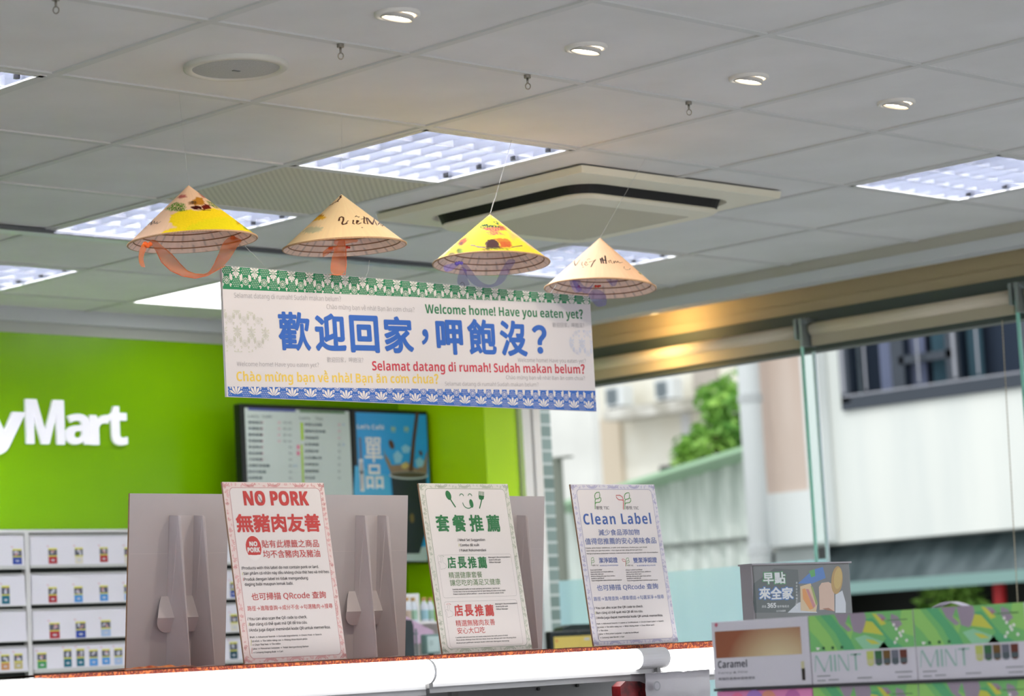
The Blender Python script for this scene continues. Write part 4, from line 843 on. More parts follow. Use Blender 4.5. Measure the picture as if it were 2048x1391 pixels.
mb.pxpoly(P, [X(516, 150), X(556, 156), X(552, 180), X(535, 186), X(518, 178)], .0009)
mb.build('smiling_face_emblem', m_grn, t)
mb = MB(); rowset(mb, P, X, [('套', (203, 425), 302, 128), ('餐', (328, 425), 427, 128), ('推', (455, 425), 557, 128), ('薦', (585, 425), 683, 128)], ink=True, bold=.024); mb.build('green_heading', m_grn, t)
mb = MB(); rowset(mb, P, X, [('Meal Set Suggestion', (371, 495), 563, 18), ('Combo đề xuất', (376, 534), 520, 18), ('Paket Rekomendasi', (382, 573), 571, 18)], bold=.006)
tn = [("Manager's Recommendation", (588, 621), 753, 9), ('Quản lý đề xuất', (592, 640), 680, 9), ('Pilihan Manajer', (594, 659), 683, 9), ("Manager's Recommendation", (640, 972), 805, 9), ('Quản lý đề xuất', (644, 991), 735, 9), ('Pilihan Manajer', (647, 1011), 737, 9),
    ('Carefully selected healthy set meals satisfying and nutritious – just for you', (318, 862), 675, 8), ('Combo được chọn lọc kỹ lưỡng giúp bạn ăn ngon miệng, đủ chất và khỏe mạnh', (324, 880), 718, 8), ('Paket makanan sehat pilihan – puas dan bernutrisi untuk Anda', (326, 898), 705, 8),
    ('Carefully selected pork-free set meals enjoy every bite with peace of mind', (342, 1224), 735, 8), ('Thực phẩm không chứa thịt heo được chọn lọc để bạn yên tâm thưởng thức', (346, 1243), 800, 8), ('Makanan pilihan tanpa babi nikmat dengan tenang', (348, 1265), 745, 8)]
rowset(mb, P, X, tn, bold=.006); ticks(mb, P, X, [(361, 475, 497, 0), (367, 513, 535, 1), (371, 553, 574, 0)]); mb.build('small_lettering', [m_blk, m_yel], t)
def quadline(mb, P, X, TL, BR, TLb, mi=0):
    a, b = P.hit(*X(*TL)), P.hit(*X(*BR)); rrect(P, mb, min(a.x, b.x), max(a.x, b.x), min(a.y, b.y), max(a.y, b.y), .006, .0008, mi, .0005)
mb = MB(); quadline(mb, P, X, (204, 600), (803, 905), 0); quadline(mb, P, X, (254, 952), (850, 1268), 0)
for ox, oy in ((0, 0), (52, 360)):
    hand = [(228, 705), (222, 668), (214, 660), (216, 650), (228, 650), (234, 660), (229, 620), (236, 612), (243, 620), (246, 655), (268, 668), (272, 690), (262, 700), (228, 708)]
    mb.line2(P, [P.hit(*X(x + ox, y + oy)) for x, y in hand], .0006, .0008)
    for a in range(5): an = PI * (.15 + .175 * a); mb.line2(P, [P.hit(*X(237 + ox + 12 * math.cos(an), 616 + oy - 8 * math.sin(an))), P.hit(*X(237 + ox + 20 * math.cos(an), 616 + oy - 15 * math.sin(an)))], .0008, .0008, 1 if oy == 0 else 2)
mb.build('panel_outline', [M('outline_grey', (170, 164, 160), .5), m_ogn, m_red], t)
mb = MB(); rowset(mb, P, X, [('店', (285, 700), 350, 88), ('長', (362, 700), 428, 88), ('推', (440, 700), 505, 88), ('薦', (516, 700), 582, 88)], ink=True, bold=.022); rowset(mb, P, X, [('精選健康套餐', (293, 775), 545, 48), ('讓您吃的滿足又健康', (303, 832), 683, 48)], 1, ink=True); mb.build('green_lettering', [m_grn, m_ogn], t)
mb = MB(); rowset(mb, P, X, [('店', (337, 1060), 403, 88), ('長', (414, 1060), 480, 88), ('推', (492, 1060), 557, 88), ('薦', (569, 1060), 635, 88)], ink=True, bold=.022); rowset(mb, P, X, [('精選無豬肉友善', (346, 1137), 642, 48), ('安心大口吃', (357, 1193), 567, 48)], ink=True); mb.build('red_lettering', m_red, t)
# --- sign 3
t, P = signs[2]; X = conv(1120, 950, 3.865)
def leaf_logo(mb, P, X, ox, oy, s, red, mg=0, mr=1):
    q = lambda pts: [P.hit(*X(ox + x * s, oy + y * s)) for x, y in pts]; wd = .0020 * s
    mb.line2(P, q([(14, 130), (14, 62), (18, 52), (40, 48), (48, 40), (50, 20), (46, 0), (26, 2), (14, 12), (10, 30), (14, 50)]), wd, .0009, mg)
    mb.line2(P, q([(14, 92), (20, 80), (50, 76), (60, 62), (58, 44), (50, 42)]), wd, .0009, mg)
    if red: mb.line2(P, q([(2, 130), (2, 62), (-4, 56), (-34, 54), (-50, 38), (-54, 20), (-24, 20), (-6, 32), (0, 48), (2, 62)]), wd, .0009, mr)
mb = MB(); leaf_logo(mb, P, X, 256, 131, 1, False); leaf_logo(mb, P, X, 486, 135, 1, True); leaf_logo(mb, P, X, 234, 635, .5, False); leaf_logo(mb, P, X, 504, 638, .5, True)
rowset(mb, P, X, [('慈悦', (280, 265), 328, 28), ('慈悦', (510, 265), 558, 28), ('慈悦', (250, 703), 272, 13), ('慈悦', (520, 703), 542, 13)], 2, ink=True); rowset(mb, P, X, [('TIC', (337, 263), 380, 22), ('TIC', (567, 264), 608, 22), ('TIC', (275, 702), 297, 10), ('TIC', (545, 702), 566, 10)], 2)
mb.build('leaf_emblem', [m_lg, m_red, m_blk], t)
mb = MB(); rowset(mb, P, X, [('\u200a'.join('Clean Label'), (185, 380), 708, 82)], bold=.02, res=5); mb.build('blue_heading', m_blu, t)
mb = MB(); rowset(mb, P, X, [('減少食品添加物', (300, 466), 617, 48), ('值得您推薦的安心美味食品', (196, 536), 746, 50), ('也可掃描 QRcode 查詢', (286, 897), 762, 50)], ink=True, bold=.004); rowset(mb, P, X, [('潔淨認證', (302, 678), 446, 42), ('雙潔淨認證', (567, 678), 750, 42)], ink=True, bold=.012); rowset(mb, P, X, [('路徑→進階查詢→標章標誌→勾選潔淨→搜尋', (262, 972), 806, 33), ('未使用食品添加物認證標章', (305, 704), 450, 11), ('未使用雙重食品添加物', (592, 704), 738, 11)], ink=True); mb.build('blue_lettering', m_lav, t)
mb = MB(); rowset(mb, P, X, [('You can also scan the QR code to check.', (275, 1034), 643, 17), ('Bạn cũng có thể quét mã QR để tra cứu.', (280, 1072), 642, 17), ('Anda juga dapat memindai kode QR untuk memeriksa.', (287, 1110), 797, 17), ('Path → Advanced Search → Labels & Certifications → Check Clean Label → Search', (283, 1153), 803, 10), ('Lộ trình → Tìm kiếm nâng cao → Nhãn chứng nhận → Chọn Nhãn sạch', (290, 1180), 730, 10), ('→ Tìm kiếm', (298, 1206), 370, 10), ('Jalur → Pencarian Lanjutan → Label & Sertifikasi', (302, 1232), 608, 10), ('→ Centang Label Bersih → Cari', (308, 1260), 497, 10),
    ('Foods with fewer additives, a safe and delicious choice you can trust', (197, 567), 672, 8), ('Giảm thiểu phụ gia thực phẩm – món ngon an tâm đáng để bạn giới thiệu', (203, 588), 636, 8), ('Mengurangi bahan tambahan makanan, makanan lezat dan aman yang patut Anda rekomendasikan', (206, 610), 757, 8)], bold=.006)
for ox, ws in ((232, (90, 178, 102, 192, 108, 245)), (507, (127, 195, 120, 196, 118, 248))):
    for j, s in enumerate(('Clean Label Certified', 'Approximately zero food additives', 'Chứng nhận nhãn sạch', 'Không dùng phụ gia thực phẩm', 'Sertifikasi Label Bersih', 'Tanpa menggunakan bahan tambahan pangan apa pun')): rowset(mb, P, X, [(s, (ox + 2 * j, 736 + 16.5 * j), ox + ws[j], 8)], bold=.006)
ticks(mb, P, X, [(266, 1015, 1036, 0), (272, 1053, 1074, 1), (279, 1092, 1112, 0), (289, 1168, 1206, 0), (298, 1222, 1262, 0)]); mb.build('small_lettering', [m_blk, m_yel], t)

# ================================================================== GREY BACKS OF THREE MORE SIGNS
m_card = noisy(M('grey_card', (190, 186, 189), 0.75), (187, 183, 187), (193, 188, 191), 6)
for k, (x, lab) in enumerate([(-0.457, 'grey cardboard sign seen from behind, leftmost, in front of the white cabinet'), (0.137, 'grey cardboard sign seen from behind, between the pork-free and set meal signs'), (0.643, 'grey cardboard sign seen from behind, mostly hidden by the set meal sign')]):
    P = sign_frame(x, .604, ZT + .0025, 0, -.10)
    t = thing('cardboard_sign', lab, 'sign', P.P(SW / 2, 0, .02), 'signs facing away on the shelf')
    mb = MB(); mb.slab(P, 0, SW, 0, SH, -.005, 0, 0); mb.slab(P, -.0005, 0, 0, SH, -.005, 0, 1); mb.slab(P, .004, SW - .004, .276, .2768, 0, .0003, 2); mb.build('board', [m_card, m_kraft, M('crease', (206, 200, 200), .7)], t)
    easel_back(t, P, SW, SH, 1)

# ================================================================== BACK OF THE SHOP
PW = Plane((0, YB - .002, 0), (1, 0, 0), (0, 0, 1))
t = thing('wall_sign', 'white glowing letters of the shop name on the green wall', 'sign', (1.7, YB, 2.28))
m_let = M('letter_glow', (246, 244, 255), 0.4, emit=0.16)
for ch, (x0, x1, y0, y1), b in (('y', (-38, 50, 822, 911), .03), ('M', (50, 126.5, 798, 887), .034), ('a', (129, 177, 827, 888.5), .03), ('r', (178, 216, 829, 889), .03), ('t', (214, 252, 812, 890), .03)):
    mb = MB(); put(mb, PW, ch, (x0, y1), (x1, y1 + (x1 - x0) * .035), y1 - y0, bold=.022 + b * .3, ink=True, straight=True, d=.014, depth=.012, res=8); mb.build('letter', m_let, t)
# white overhead product cabinet with flap fronts
YC = 3.55
PC = Plane((0, YC, 0), (1, 0, 0), (0, 0, 1)); XC = conv(0, 1040, 3.9625)
m_cab = M('cabinet_white', (222, 222, 220), 0.4); m_cabd = M('cabinet_dark', (30, 36, 32), 0.7); m_flap = M('flap_white', (226, 226, 230), 0.35); m_lip = M('flap_lip', (204, 206, 202), 0.4); m_pap = M('flap_paper', (236, 235, 242), 0.5)
t = thing('product_cabinet', 'white cabinet of flap-front drawers with small packet pictures below the green wall', 'cabinet', (1.2, 3.7, 1.2))
def xz(x, y): return PC.hit(*XC(x, y))
topz = xz(400, 72).y; cx0, cx1 = -0.2, 2.27
mb = MB(); mb.box(cx0, cx1, YC + .02, YC + .33, 1.2, topz - .004, 1); mb.box(cx0, cx1, YC - .002, YC + .33, topz - .012, topz, 0); d0, d1 = xz(206, 600).x, xz(240, 600).x
mb.box(d0, d1, YC - .003, YC + .03, 1.2, topz - .012, 0); mb.box(cx1, cx1 + .02, YC - .003, YC + .33, 1.2, topz, 0); mb.box(cx0, cx1, YC - .0, YC + .33, 1.18, 1.2, 0); mb.build('carcass', [m_cab, m_cabd], t)
rowsR = [(118, 352, 374), (420, 658, 664), (702, 938, 944), (985, 1172, 1200)]; rowsL = [(112, 360, 388), (428, 676, 682), (712, 958, 964), (1004, 1196, 1205)]
flaps = {}
for col, rws, xa, xb in (('L', rowsL, cx0 + .01, d0 - .002), ('R', rowsR, d1 + .002, cx1 - .002)):
    for r, (ya, yb_, yc) in enumerate(rws):
        xr = 100 if col == 'L' else 500
        za, zb, zc = xz(xr, ya).y, xz(xr, yb_).y, xz(xr, yc).y
        mb = MB(); mb.hexa([Vector(p) for p in ((xa, YC - .004, zb), (xb, YC - .004, zb), (xb, YC + .012, zb), (xa, YC + .012, zb), (xa, YC + .006, za), (xb, YC + .006, za), (xb, YC + .016, za), (xa, YC + .016, za))], 0)
        mb.box(xa, xb, YC - .008, YC - .001, zc, zb, 1); mb.box(xa, xb, YC + .000, YC + .016, za, za + .004, 1); fl = mb.build('flap', [m_flap, m_lip], t)
        mb = MB(); mb.rect(PC, xa + .004, xb - .004, zb + .001, za - .006, .0045); mb.build('paper_strip', m_pap, fl); flaps[(col, r)] = fl
PAL = {'n': (42, 72, 160), 'r': (170, 44, 50), 'w': (226, 222, 206), 'b': (80, 150, 214), 't': (24, 108, 128), 'g': (70, 156, 90), 'k': (30, 78, 96), 's': (170, 196, 226), 'o': (206, 150, 96), 'm': (196, 186, 128)}
m_py = M('pack_yellow', (222, 218, 80), .5); m_pd = M('pack_dark', (92, 94, 108), .5); m_pf = M('pack_flesh', (196, 150, 150), .5); m_pl = M('pack_pale', (206, 208, 220), .5)
packs = [('R', 0, 376, 222, 72, 120, 'r'), ('R', 0, 586, 218, 66, 125, 'w'), ('R', 0, 783, 215, 66, 115, 'r'), ('R', 0, 978, 215, 60, 125, 'w'), ('R', 1, 376, 530, 70, 120, 'r'), ('R', 1, 580, 525, 70, 122, 'b'), ('R', 1, 783, 517, 68, 120, 'b'), ('R', 1, 976, 512, 66, 120, 's'),
    ('R', 2, 384, 812, 84, 122, 'r'), ('R', 2, 592, 803, 82, 125, 'n'), ('R', 2, 792, 792, 80, 125, 's'), ('R', 3, 288, 1050, 76, 122, 'g'), ('R', 3, 497, 1022, 66, 138, 't'), ('R', 3, 598, 1018, 66, 136, 't'), ('R', 3, 700, 1025, 70, 125, 'b'), ('R', 3, 800, 1020, 66, 120, 'b'), ('R', 3, 897, 1015, 68, 125, 's'),
    ('L', 0, 92, 228, 76, 120, 'n'), ('L', 1, 4, 520, 68, 142, 't'), ('L', 3, 0, 1065, 70, 118, 'o'), ('L', 3, 104, 1058, 70, 118, 'm'), ('R', 1, 1816, 490, 50, 118, 'n'), ('R', 2, 1818, 745, 66, 130, 'w'), ('R', 3, 1812, 965, 66, 130, 'k')]
PCf = Plane((0, YC - .0056, 0), (1, 0, 0), (0, 0, 1)); rnd = random.Random(3)
for col, r, x, y, wd, ht, c in packs:
    a, b = PC.hit(*XC(x, y)), PC.hit(*XC(x + wd, y + ht)); u0, u1, v1, v0 = a.x, b.x, a.y, b.y; hh = v1 - v0; vm = v0 + hh * .46; mb = MB()
    mb.rect(PCf, u0, u1, v0, vm, 0, 0); mb.rect(PCf, u0, u1, vm, vm + hh * .07, .0002, 1); mb.rect(PCf, u0, u1, vm + hh * .07, v1 - hh * .10, 0, 2); mb.rect(PCf, u0, u1, v1 - hh * .10, v1, .0002, 1)
    for k in range(4): mb.ell(PCf, Vector((u0 + (u1 - u0) * rnd.uniform(.3, .7), vm + hh * rnd.uniform(.14, .36))), (u1 - u0) * rnd.uniform(.1, .24), hh * rnd.uniform(.04, .10), .0002 + .0001 * k, rnd.choice((3, 4, 4)), 9, rnd.uniform(0, 3))
    mb.ell(PCf, Vector(((u0 + u1) / 2, v0 + hh * .22)), (u1 - u0) * .22, hh * .06, .0002, 4, 10)
    mb.build('packet_picture', [M('pack_' + c, PAL[c], .5), m_py, m_pd, m_pf, m_pl], flaps[(col, r)])
    mb = MB(); e = PC.hit(*XC(x - 14, y - 12)); mb.rect(PCf, e.x, e.x + .010, e.y, e.y + .004, 0); mb.build('price_tag', M('tag_pink', (228, 190, 196), .6), flaps[(col, r)])
# menu screens
YM = 3.72; PM = Plane((0, YM, 0), (1, 0, 0), (0, 0, 1)); XM = conv(460, 780, 4.6545)
def panel(name, lab, cat, TLp, TRp, zb, body):
    a, b = PM.hit(*TLp), PM.hit(*TRp); t = thing(name, lab, cat, ((a.x + b.x) / 2, YM, zb))
    mb = MB(); mb.box(a.x, b.x, YM, YM + .045, zb, a.y, 0); bevel(mb.build('casing', M('screen_black', (18, 24, 24), .35), t), .006)
    mb = MB(); mb.box((a.x + b.x) / 2 - .1, (a.x + b.x) / 2 + .1, YM + .045, YB, zb + .25, zb + .5); mb.build('wall_mount', DARK, t)
    fw = .017; mb = MB(); mb.rect(PM, a.x + fw * 1.3, b.x - fw * .6, zb + fw, a.y - fw, .001); mb.build('screen', body, t); return t
zb = PM.hit(700, 1128).y
t = panel('menu_screen', 'black-framed drinks menu screen with two white price columns', 'menu screen', (479.5, 806), (701, 814.5), zb, M('menu_white', (190, 200, 194), .35, emit=.05))
m_mt, m_mp, m_mb = M('menu_text', (84, 96, 106), .5), M('menu_pink', (226, 130, 160), .5), M('menu_blue', (110, 150, 200), .5)
mb = MB(); q = lambda x, y: PM.hit(*XM(x, y))
for (xa, ya, xb, yb2, mi) in ((165, 162, 607, 202, 0), (645, 183, 1066, 220, 1), (652, 300, 684, 465, 2), (655, 505, 690, 900, 2)):
    a, b = q(xa, ya), q(xb, yb2); mb.rect(PM, a.x, b.x, b.y, a.y, .002, mi)
mb.build('colour_bar', [M('bar_navy', (84, 92, 150), .5), M('bar_green', (96, 130, 92), .5), M('bar_lime', (176, 212, 60), .5)], t)
mb = MB(); up = lambda s, x, y, x2, h, mi=0, **k: put(mb, PM, s, XM(x, y), XM(x2, y + (x2 - x) * .035), h * (1 / 4.6545), mi, straight=True, d=.002, **k)
up("Let's", 165, 252, 262, 24); up('Café', 302, 256, 384, 26); up("Let's", 645, 270, 742, 24); up('Tea', 792, 276, 858, 26)
dr = ['經典美式', '特濃美式', '經典拿鐵', '特濃拿鐵', '單品美式', '單品拿鐵', '卡布奇諾', '伯爵紅茶拿鐵', '熱可可歐蕾', '抹茶歐蕾']
for j, s in enumerate(dr):
    y = 310 + j * 57.5; up(s, 168, y, 168 + len(s) * 33, 27, ink=True, bold=.012)
    if j < 7: up('冰', 285, y, 310, 22, 1, ink=True)
    if j < 4: up('35 45', 490, y, 572, 18); up('40', 440, y, 470, 20, 1)
    else: up('55', 545, y, 575, 20)
    if j in (4, 5): a, b = q(617, y - 30), q(646, y + 8); mb.rect(PM, a.x, b.x, b.y, a.y, .003, 1)
    if j == 7: up('65', 590, y, 620, 20, 2)
for j, s in enumerate(['阿里山烏龍', '蜜香紅茶拿鐵', '茉香綠茶', '紅茶拿鐵', '伯爵紅茶', '日月潭紅茶', '四季春茶', '蜂蜜檸檬', '冬瓜茶']):
    y = 330 + j * 62; up(s, 695, y, 695 + len(s) * 32, 26, ink=True, bold=.012); up('45', 1000, y, 1028, 20, 1 if j < 3 else 0)
    if j in (0, 3): up('50', 1040, y, 1066, 20, 2)
mb.build('menu_lettering', [m_mt, m_mp, m_mb], t)
zb = PM.hit(830, 1126).y
t = panel('poster_screen', 'black-framed blue poster of iced coffee pouring into a cup', 'poster', (702, 815.5), (855, 821.5), zb, M('poster_blue', (38, 146, 204), .3, emit=.08))
mb = MB(); mb.pxpoly(PM, [XM(1150, 940), XM(1160, 700), XM(1480, 800), XM(1500, 1000), XM(1520, 1117), XM(1160, 1117)], .0015); mb.build('poster_glow', M('poster_sky', (70, 176, 222), .3), t)
mb = MB(); up('單', 1255, 668, 1420, 232, ink=True, bold=.014); up('品', 1268, 916, 1430, 226, ink=True, bold=.014); up("Let's Café", 1182, 358, 1432, 40, bold=.02)
a, b = q(1195, 440), q(1228, 640); mb.rect(PM, a.x, b.x, b.y, a.y, .002, 2); a, b = q(1198, 640), q(1250, 940); mb.rect(PM, a.x, b.x, b.y, a.y, .002, 0)
for j, ch in enumerate('嚴選單一產地咖啡豆'): up(ch, 1208, 690 + 28 * j, 1238, 24, 1, ink=True)
mb.build('poster_lettering', [m_wht, m_blu, M('poster_grey', (110, 120, 150), .5)], t)
mb = MB()
for cx in (1517, 1638):
    c = q(cx, 362)
    for sg in (-1, 1):
        mb.line2(PM, [c + Vector((sg * .0105 * math.cos(an), .0135 * math.sin(an))) for an in [(-1.3 + .26 * i) for i in range(10)]], .0028, .002)
    for j in range(2): mb.rect(PM, c.x - .0065, c.x + .0065, c.y - .004 + .006 * j, c.y - .0005 + .006 * j, .002)
mb.build('laurel_badge', M('badge_yellow', (206, 206, 90), .5), t)
xr = q(1840, 900).x - .004
mb = MB(); mb.pxpoly(PM, [XM(1425, 540), XM(1440, 590), XM(1480, 650), XM(1500, 700), XM(1600, 690), XM(1640, 660), XM(1680, 700), XM(1740, 730), XM(1800, 680), XM(1822, 600), XM(1838, 560), XM(1832, 780), XM(1500, 780), XM(1440, 640)], .002, 0)
mb.pxpoly(PM, [XM(1725, 200), XM(1757, 202), XM(1722, 480), XM(1700, 765), XM(1660, 765), XM(1690, 480)], .0023, 1); mb.pxpoly(PM, [XM(1590, 690), XM(1630, 668), XM(1665, 700), XM(1630, 735), XM(1595, 725)], .0026, 2)
for cx, cy, r in ((1500, 505, 24), (1772, 585, 14)): mb.ell(PM, q(cx, cy), r * .0006, r * .0009, .0024, 1, 10, .5)
mb.build('coffee_splash', [M('splash_tan', (150, 122, 100), .5), M('coffee_brown', (92, 56, 40), .5), M('foam_gold', (206, 180, 110), .5)], t)
mb = MB()
for cx, cy, sx_, sy_ in ((1635, 545, 44, 40), (1560, 620, 44, 60), (1765, 670, 42, 48)): mb.pxpoly(PM, [XM(cx - sx_, cy - sy_ * .3), XM(cx - sx_ * .1, cy - sy_), XM(cx + sx_, cy - sy_ * .2), XM(cx + sx_ * .6, cy + sy_ * .9), XM(cx - sx_ * .6, cy + sy_)], .0022)
mb.build('ice_cube', M('ice_blue', (146, 200, 226), .4), t)
mb = MB(); mb.pxpoly(PM, [XM(1495, 800), XM(1826, 800), XM(1826, 1300), XM(1760, 1520), XM(1560, 1520), XM(1540, 1300)], .0028, 0); c0, c1 = q(1482, 775), q(1830, 785)
mb.ell(PM, (c0 + c1) / 2 + Vector((0, -.006)), (c1.x - c0.x) / 2 + .004, .0165, .0030, 1, 24); mb.ell(PM, (c0 + c1) / 2 + Vector((0, -.0035)), (c1.x - c0.x) / 2 - .004, .0125, .0033, 2, 24)
mb.ell(PM, q(1690, 1190), .012, .02, .0033, 3, 12); mb.pxpoly(PM, [XM(1440, 1530), XM(1830, 1450), XM(1835, 1590), XM(1440, 1590)], .0026, 4); mb.build('cup_picture', [M('cup_dark', (36, 44, 58), .4), M('cup_rim', (206, 214, 220), .4), M('cup_drink', (86, 76, 62), .4), M('cup_print', (120, 100, 60), .5), M('cup_shelf', (190, 204, 210), .5)], t)
# service counter behind the shelf with the things standing on it
t = thing('service_counter', 'pale counter behind the signs holding bottles and the till', 'counter', (2.2, 2.9, 0))
mb = MB(); mb.box(1.2, 3.25, 2.7, 3.3, 0, 1.26); mb.build('counter_body', M('counter_body', (206, 208, 206), .5), t); mb = MB(); mb.box(1.15, 3.3, 2.66, 3.32, 1.26, 1.30); mb.build('countertop', M('counter_top', (196, 190, 190), .4), t)
YBo = 3.1; t = thing('bottle_rack', 'pinkish stepped rack with a white back board under the bottles', 'rack', at_y(838, 1290, YBo))
a, b, c = at_y(806, 1250, YBo), at_y(868, 1250, YBo), at_y(840, 1184, YBo)
mb = MB(); mb.box(a.x - .03, b.x + .02, YBo + .10, YBo + .115, 1.30, c.z); mb.build('back_board', WHITE, t)
mb = MB(); zr = at_y(838, 1243, YBo).z; mb.box(a.x - .03, b.x + .02, YBo - .03, YBo + .10, zr - .008, zr); mb.box(a.x - .03, a.x - .02, YBo - .03, YBo + .10, 1.30, zr); mb.box(b.x + .01, b.x + .02, YBo - .03, YBo + .10, 1.30, zr); mb.build('rack_shelf', WHITE, t)
mb = MB(); p = [at_y(808, 1230, YBo - .05), at_y(868, 1262, YBo - .05), at_y(866, 1282, YBo - .05), at_y(828, 1288, YBo - .05), at_y(808, 1262, YBo - .05)]; mb.prism(p, (0, .02, 0)); mb.build('sloping_front', M('rack_pink', (196, 166, 188), .5), t)
m_bot, m_bcap, m_blab = M('bottle_white', (214, 220, 226), .25), M('bottle_cap_gold', (190, 150, 90), .5), [M('label_green', (150, 186, 160), .5), M('label_brown', (184, 166, 146), .5), M('label_teal', (150, 190, 198), .5)]
for k, px in enumerate((815.5, 832, 849.5, 866)):
    b = at_y(px, 1243, YBo); r = .0155; top = at_y(px, 1194, YBo).z - zr; yb3 = YBo + .012 * (k % 2)
    t = thing('milk_bottle', ['gold-capped white bottle with a brown band, nearest the cardboard sign edge', 'gold-capped white bottle with a green band, second from the cardboard sign', 'gold-capped white bottle with a teal band, third from the cardboard sign', 'gold-capped white bottle half hidden by the set meal sign edge'][k], 'bottle', (b.x, yb3, zr), 'gold-capped bottles behind the signs')
    h = top; mb = MB(); mb.lathe([(0.0005, 0), (r * .95, 0), (r, .004), (r, h * .60), (r * .9, h * .68), (r * .5, h * .84), (r * .48, h * .88)], (b.x, yb3, zr), 20); mb.build('bottle_body', m_bot, t, smooth=True)
    mb = MB(); mb.lathe([(r * .56, h * .86), (r * .56, h), (.0005, h)], (b.x, yb3, zr), 16); mb.build('cap', m_bcap, t)
    mb = MB(); mb.lathe([(r * 1.02, h * .10), (r * 1.02, h * .48)], (b.x, yb3, zr), 20); mb.build('bottle_label', m_blab[(1, 0, 2, 0)[k]], t, smooth=True)
def cardstand(name, lab, cat, x0, y0, x1, y1, Y, body, face, zf):
    a, b = at_y(x0, y0, Y), at_y(x1, y1, Y); t = thing(name, lab, cat, ((a.x + b.x) / 2, Y, zf)); mb = MB(); mb.box(a.x, b.x, Y, Y + .03, b.z, a.z); bevel(mb.build('casing', body, t), .004)
    P = Plane((0, Y, 0), (1, 0, 0), (0, 0, 1)); mb = MB(); w_ = .10 * (b.x - a.x); mb.rect(P, a.x + w_, b.x - w_, b.z + w_, a.z - w_, .001); mb.build('face', face, t)
    mb = MB(); mb.tube([((a.x + b.x) / 2, Y + .015, zf), ((a.x + b.x) / 2, Y + .015, b.z + .01)], .012, 10); mb.build('stem', DARK, t); return t
t = cardstand('price_stand', 'small grey-framed notice stand beside the set meal sign edge', 'notice stand', 851, 1268, 882, 1306, 2.85, M('stand_frame', (106, 136, 130), .4), M('stand_paper', (186, 206, 200), .5), 1.30)
P = Plane((0, 2.85, 0), (1, 0, 0), (0, 0, 1)); mb = MB(); a = P.hit(858, 1282)
for j in range(4): mb.rect(P, a.x, a.x + .022 - .004 * (j % 2), a.y - .005 * j, a.y - .005 * j + .0018, .0015)
mb.build('notice_text', M('notice_grey', (130, 150, 146), .5), t)
t = thing('card_terminal', 'dark machine standing beside the bottles on the counter', 'machine', at_y(820, 1300, 2.75)); a, b = at_y(808, 1240, 2.75), at_y(830, 1310, 2.75)
mb = MB(); mb.prism([(a.x, 2.75, 1.30), (b.x, 2.75, 1.30), (b.x, 2.75, a.z - .02), (b.x - .008, 2.75, a.z), (a.x, 2.75, a.z + .004)], (0, .12, 0)); mb.build('terminal_body', M('machine_dark', (32, 46, 50), .35), t)
mb = MB(); mb.box(b.x, b.x + .03, 2.76, 2.80, at_y(838, 1268, 2.75).z, at_y(838, 1264, 2.75).z); mb.tube([(b.x + .02, 2.76, 1.30), (b.x + .02, 2.76, at_y(848, 1256, 2.76).z)], .004, 8); mb.build('side_arm', M('arm_grey', (120, 130, 130), .4), t)
# till monitor by the window
YP = 2.85; t = thing('till_monitor', 'black till monitor with a yellow screen beside the clean label sign', 'monitor', at_y(1150, 1300, YP)); a, b = at_y(1100, 1262, YP), at_y(1200, 1305, YP)
zf = 1.30
mb = MB(); mb.box(a.x, b.x + .04, YP, YP + .03, zf + .02, a.z); mb.box(a.x + .05, b.x - .02, YP + .03, YP + .09, zf, zf + .12); bevel(mb.build('casing', M('monitor_black', (24, 26, 28), .3), t), .005)
mb = MB(); pts = [at_y(x, y, YP + .035) for x, y in ((1120, 1264), (1128, 1254), (1144, 1248), (1200, 1246), (1200, 1266))]; mb.prism(pts, (0, .05, 0)); mb.build('rear_hood', M('monitor_hood', (34, 44, 42), .4), t)
P = Plane((0, YP, 0), (1, 0, 0), (0, 0, 1)); mb = MB(); c, e = P.hit(1107, 1273), P.hit(1195, 1305); mb.rect(P, c.x, b.x + .03, zf + .03, c.y, .001); mb.build('screen', M('screen_yellow', (196, 172, 86), .3, emit=.15), t)
mb = MB(); c = P.hit(1113, 1281); mb.ell(P, c, .005, .005, .0015, 0, 12); c = P.hit(1128, 1301); mb.rect(P, c.x, c.x + .10, c.y - .002, c.y + .010, .0015, 1); c = P.hit(1168, 1277); mb.rect(P, c.x, c.x + .03, c.y - .004, c.y + .004, .0015, 2); mb.build('screen_marks', [m_red, M('screen_mauve', (150, 110, 120), .5), M('screen_pale', (190, 196, 214), .5)], t)
mb = MB(); p = at_y(1157, 1263, YP - .001); mb.tube([p, p + Vector((0, -.002, 0))], .003, 10); mb.build('camera_dot', M('dot_grey', (90, 90, 90), .3), t)

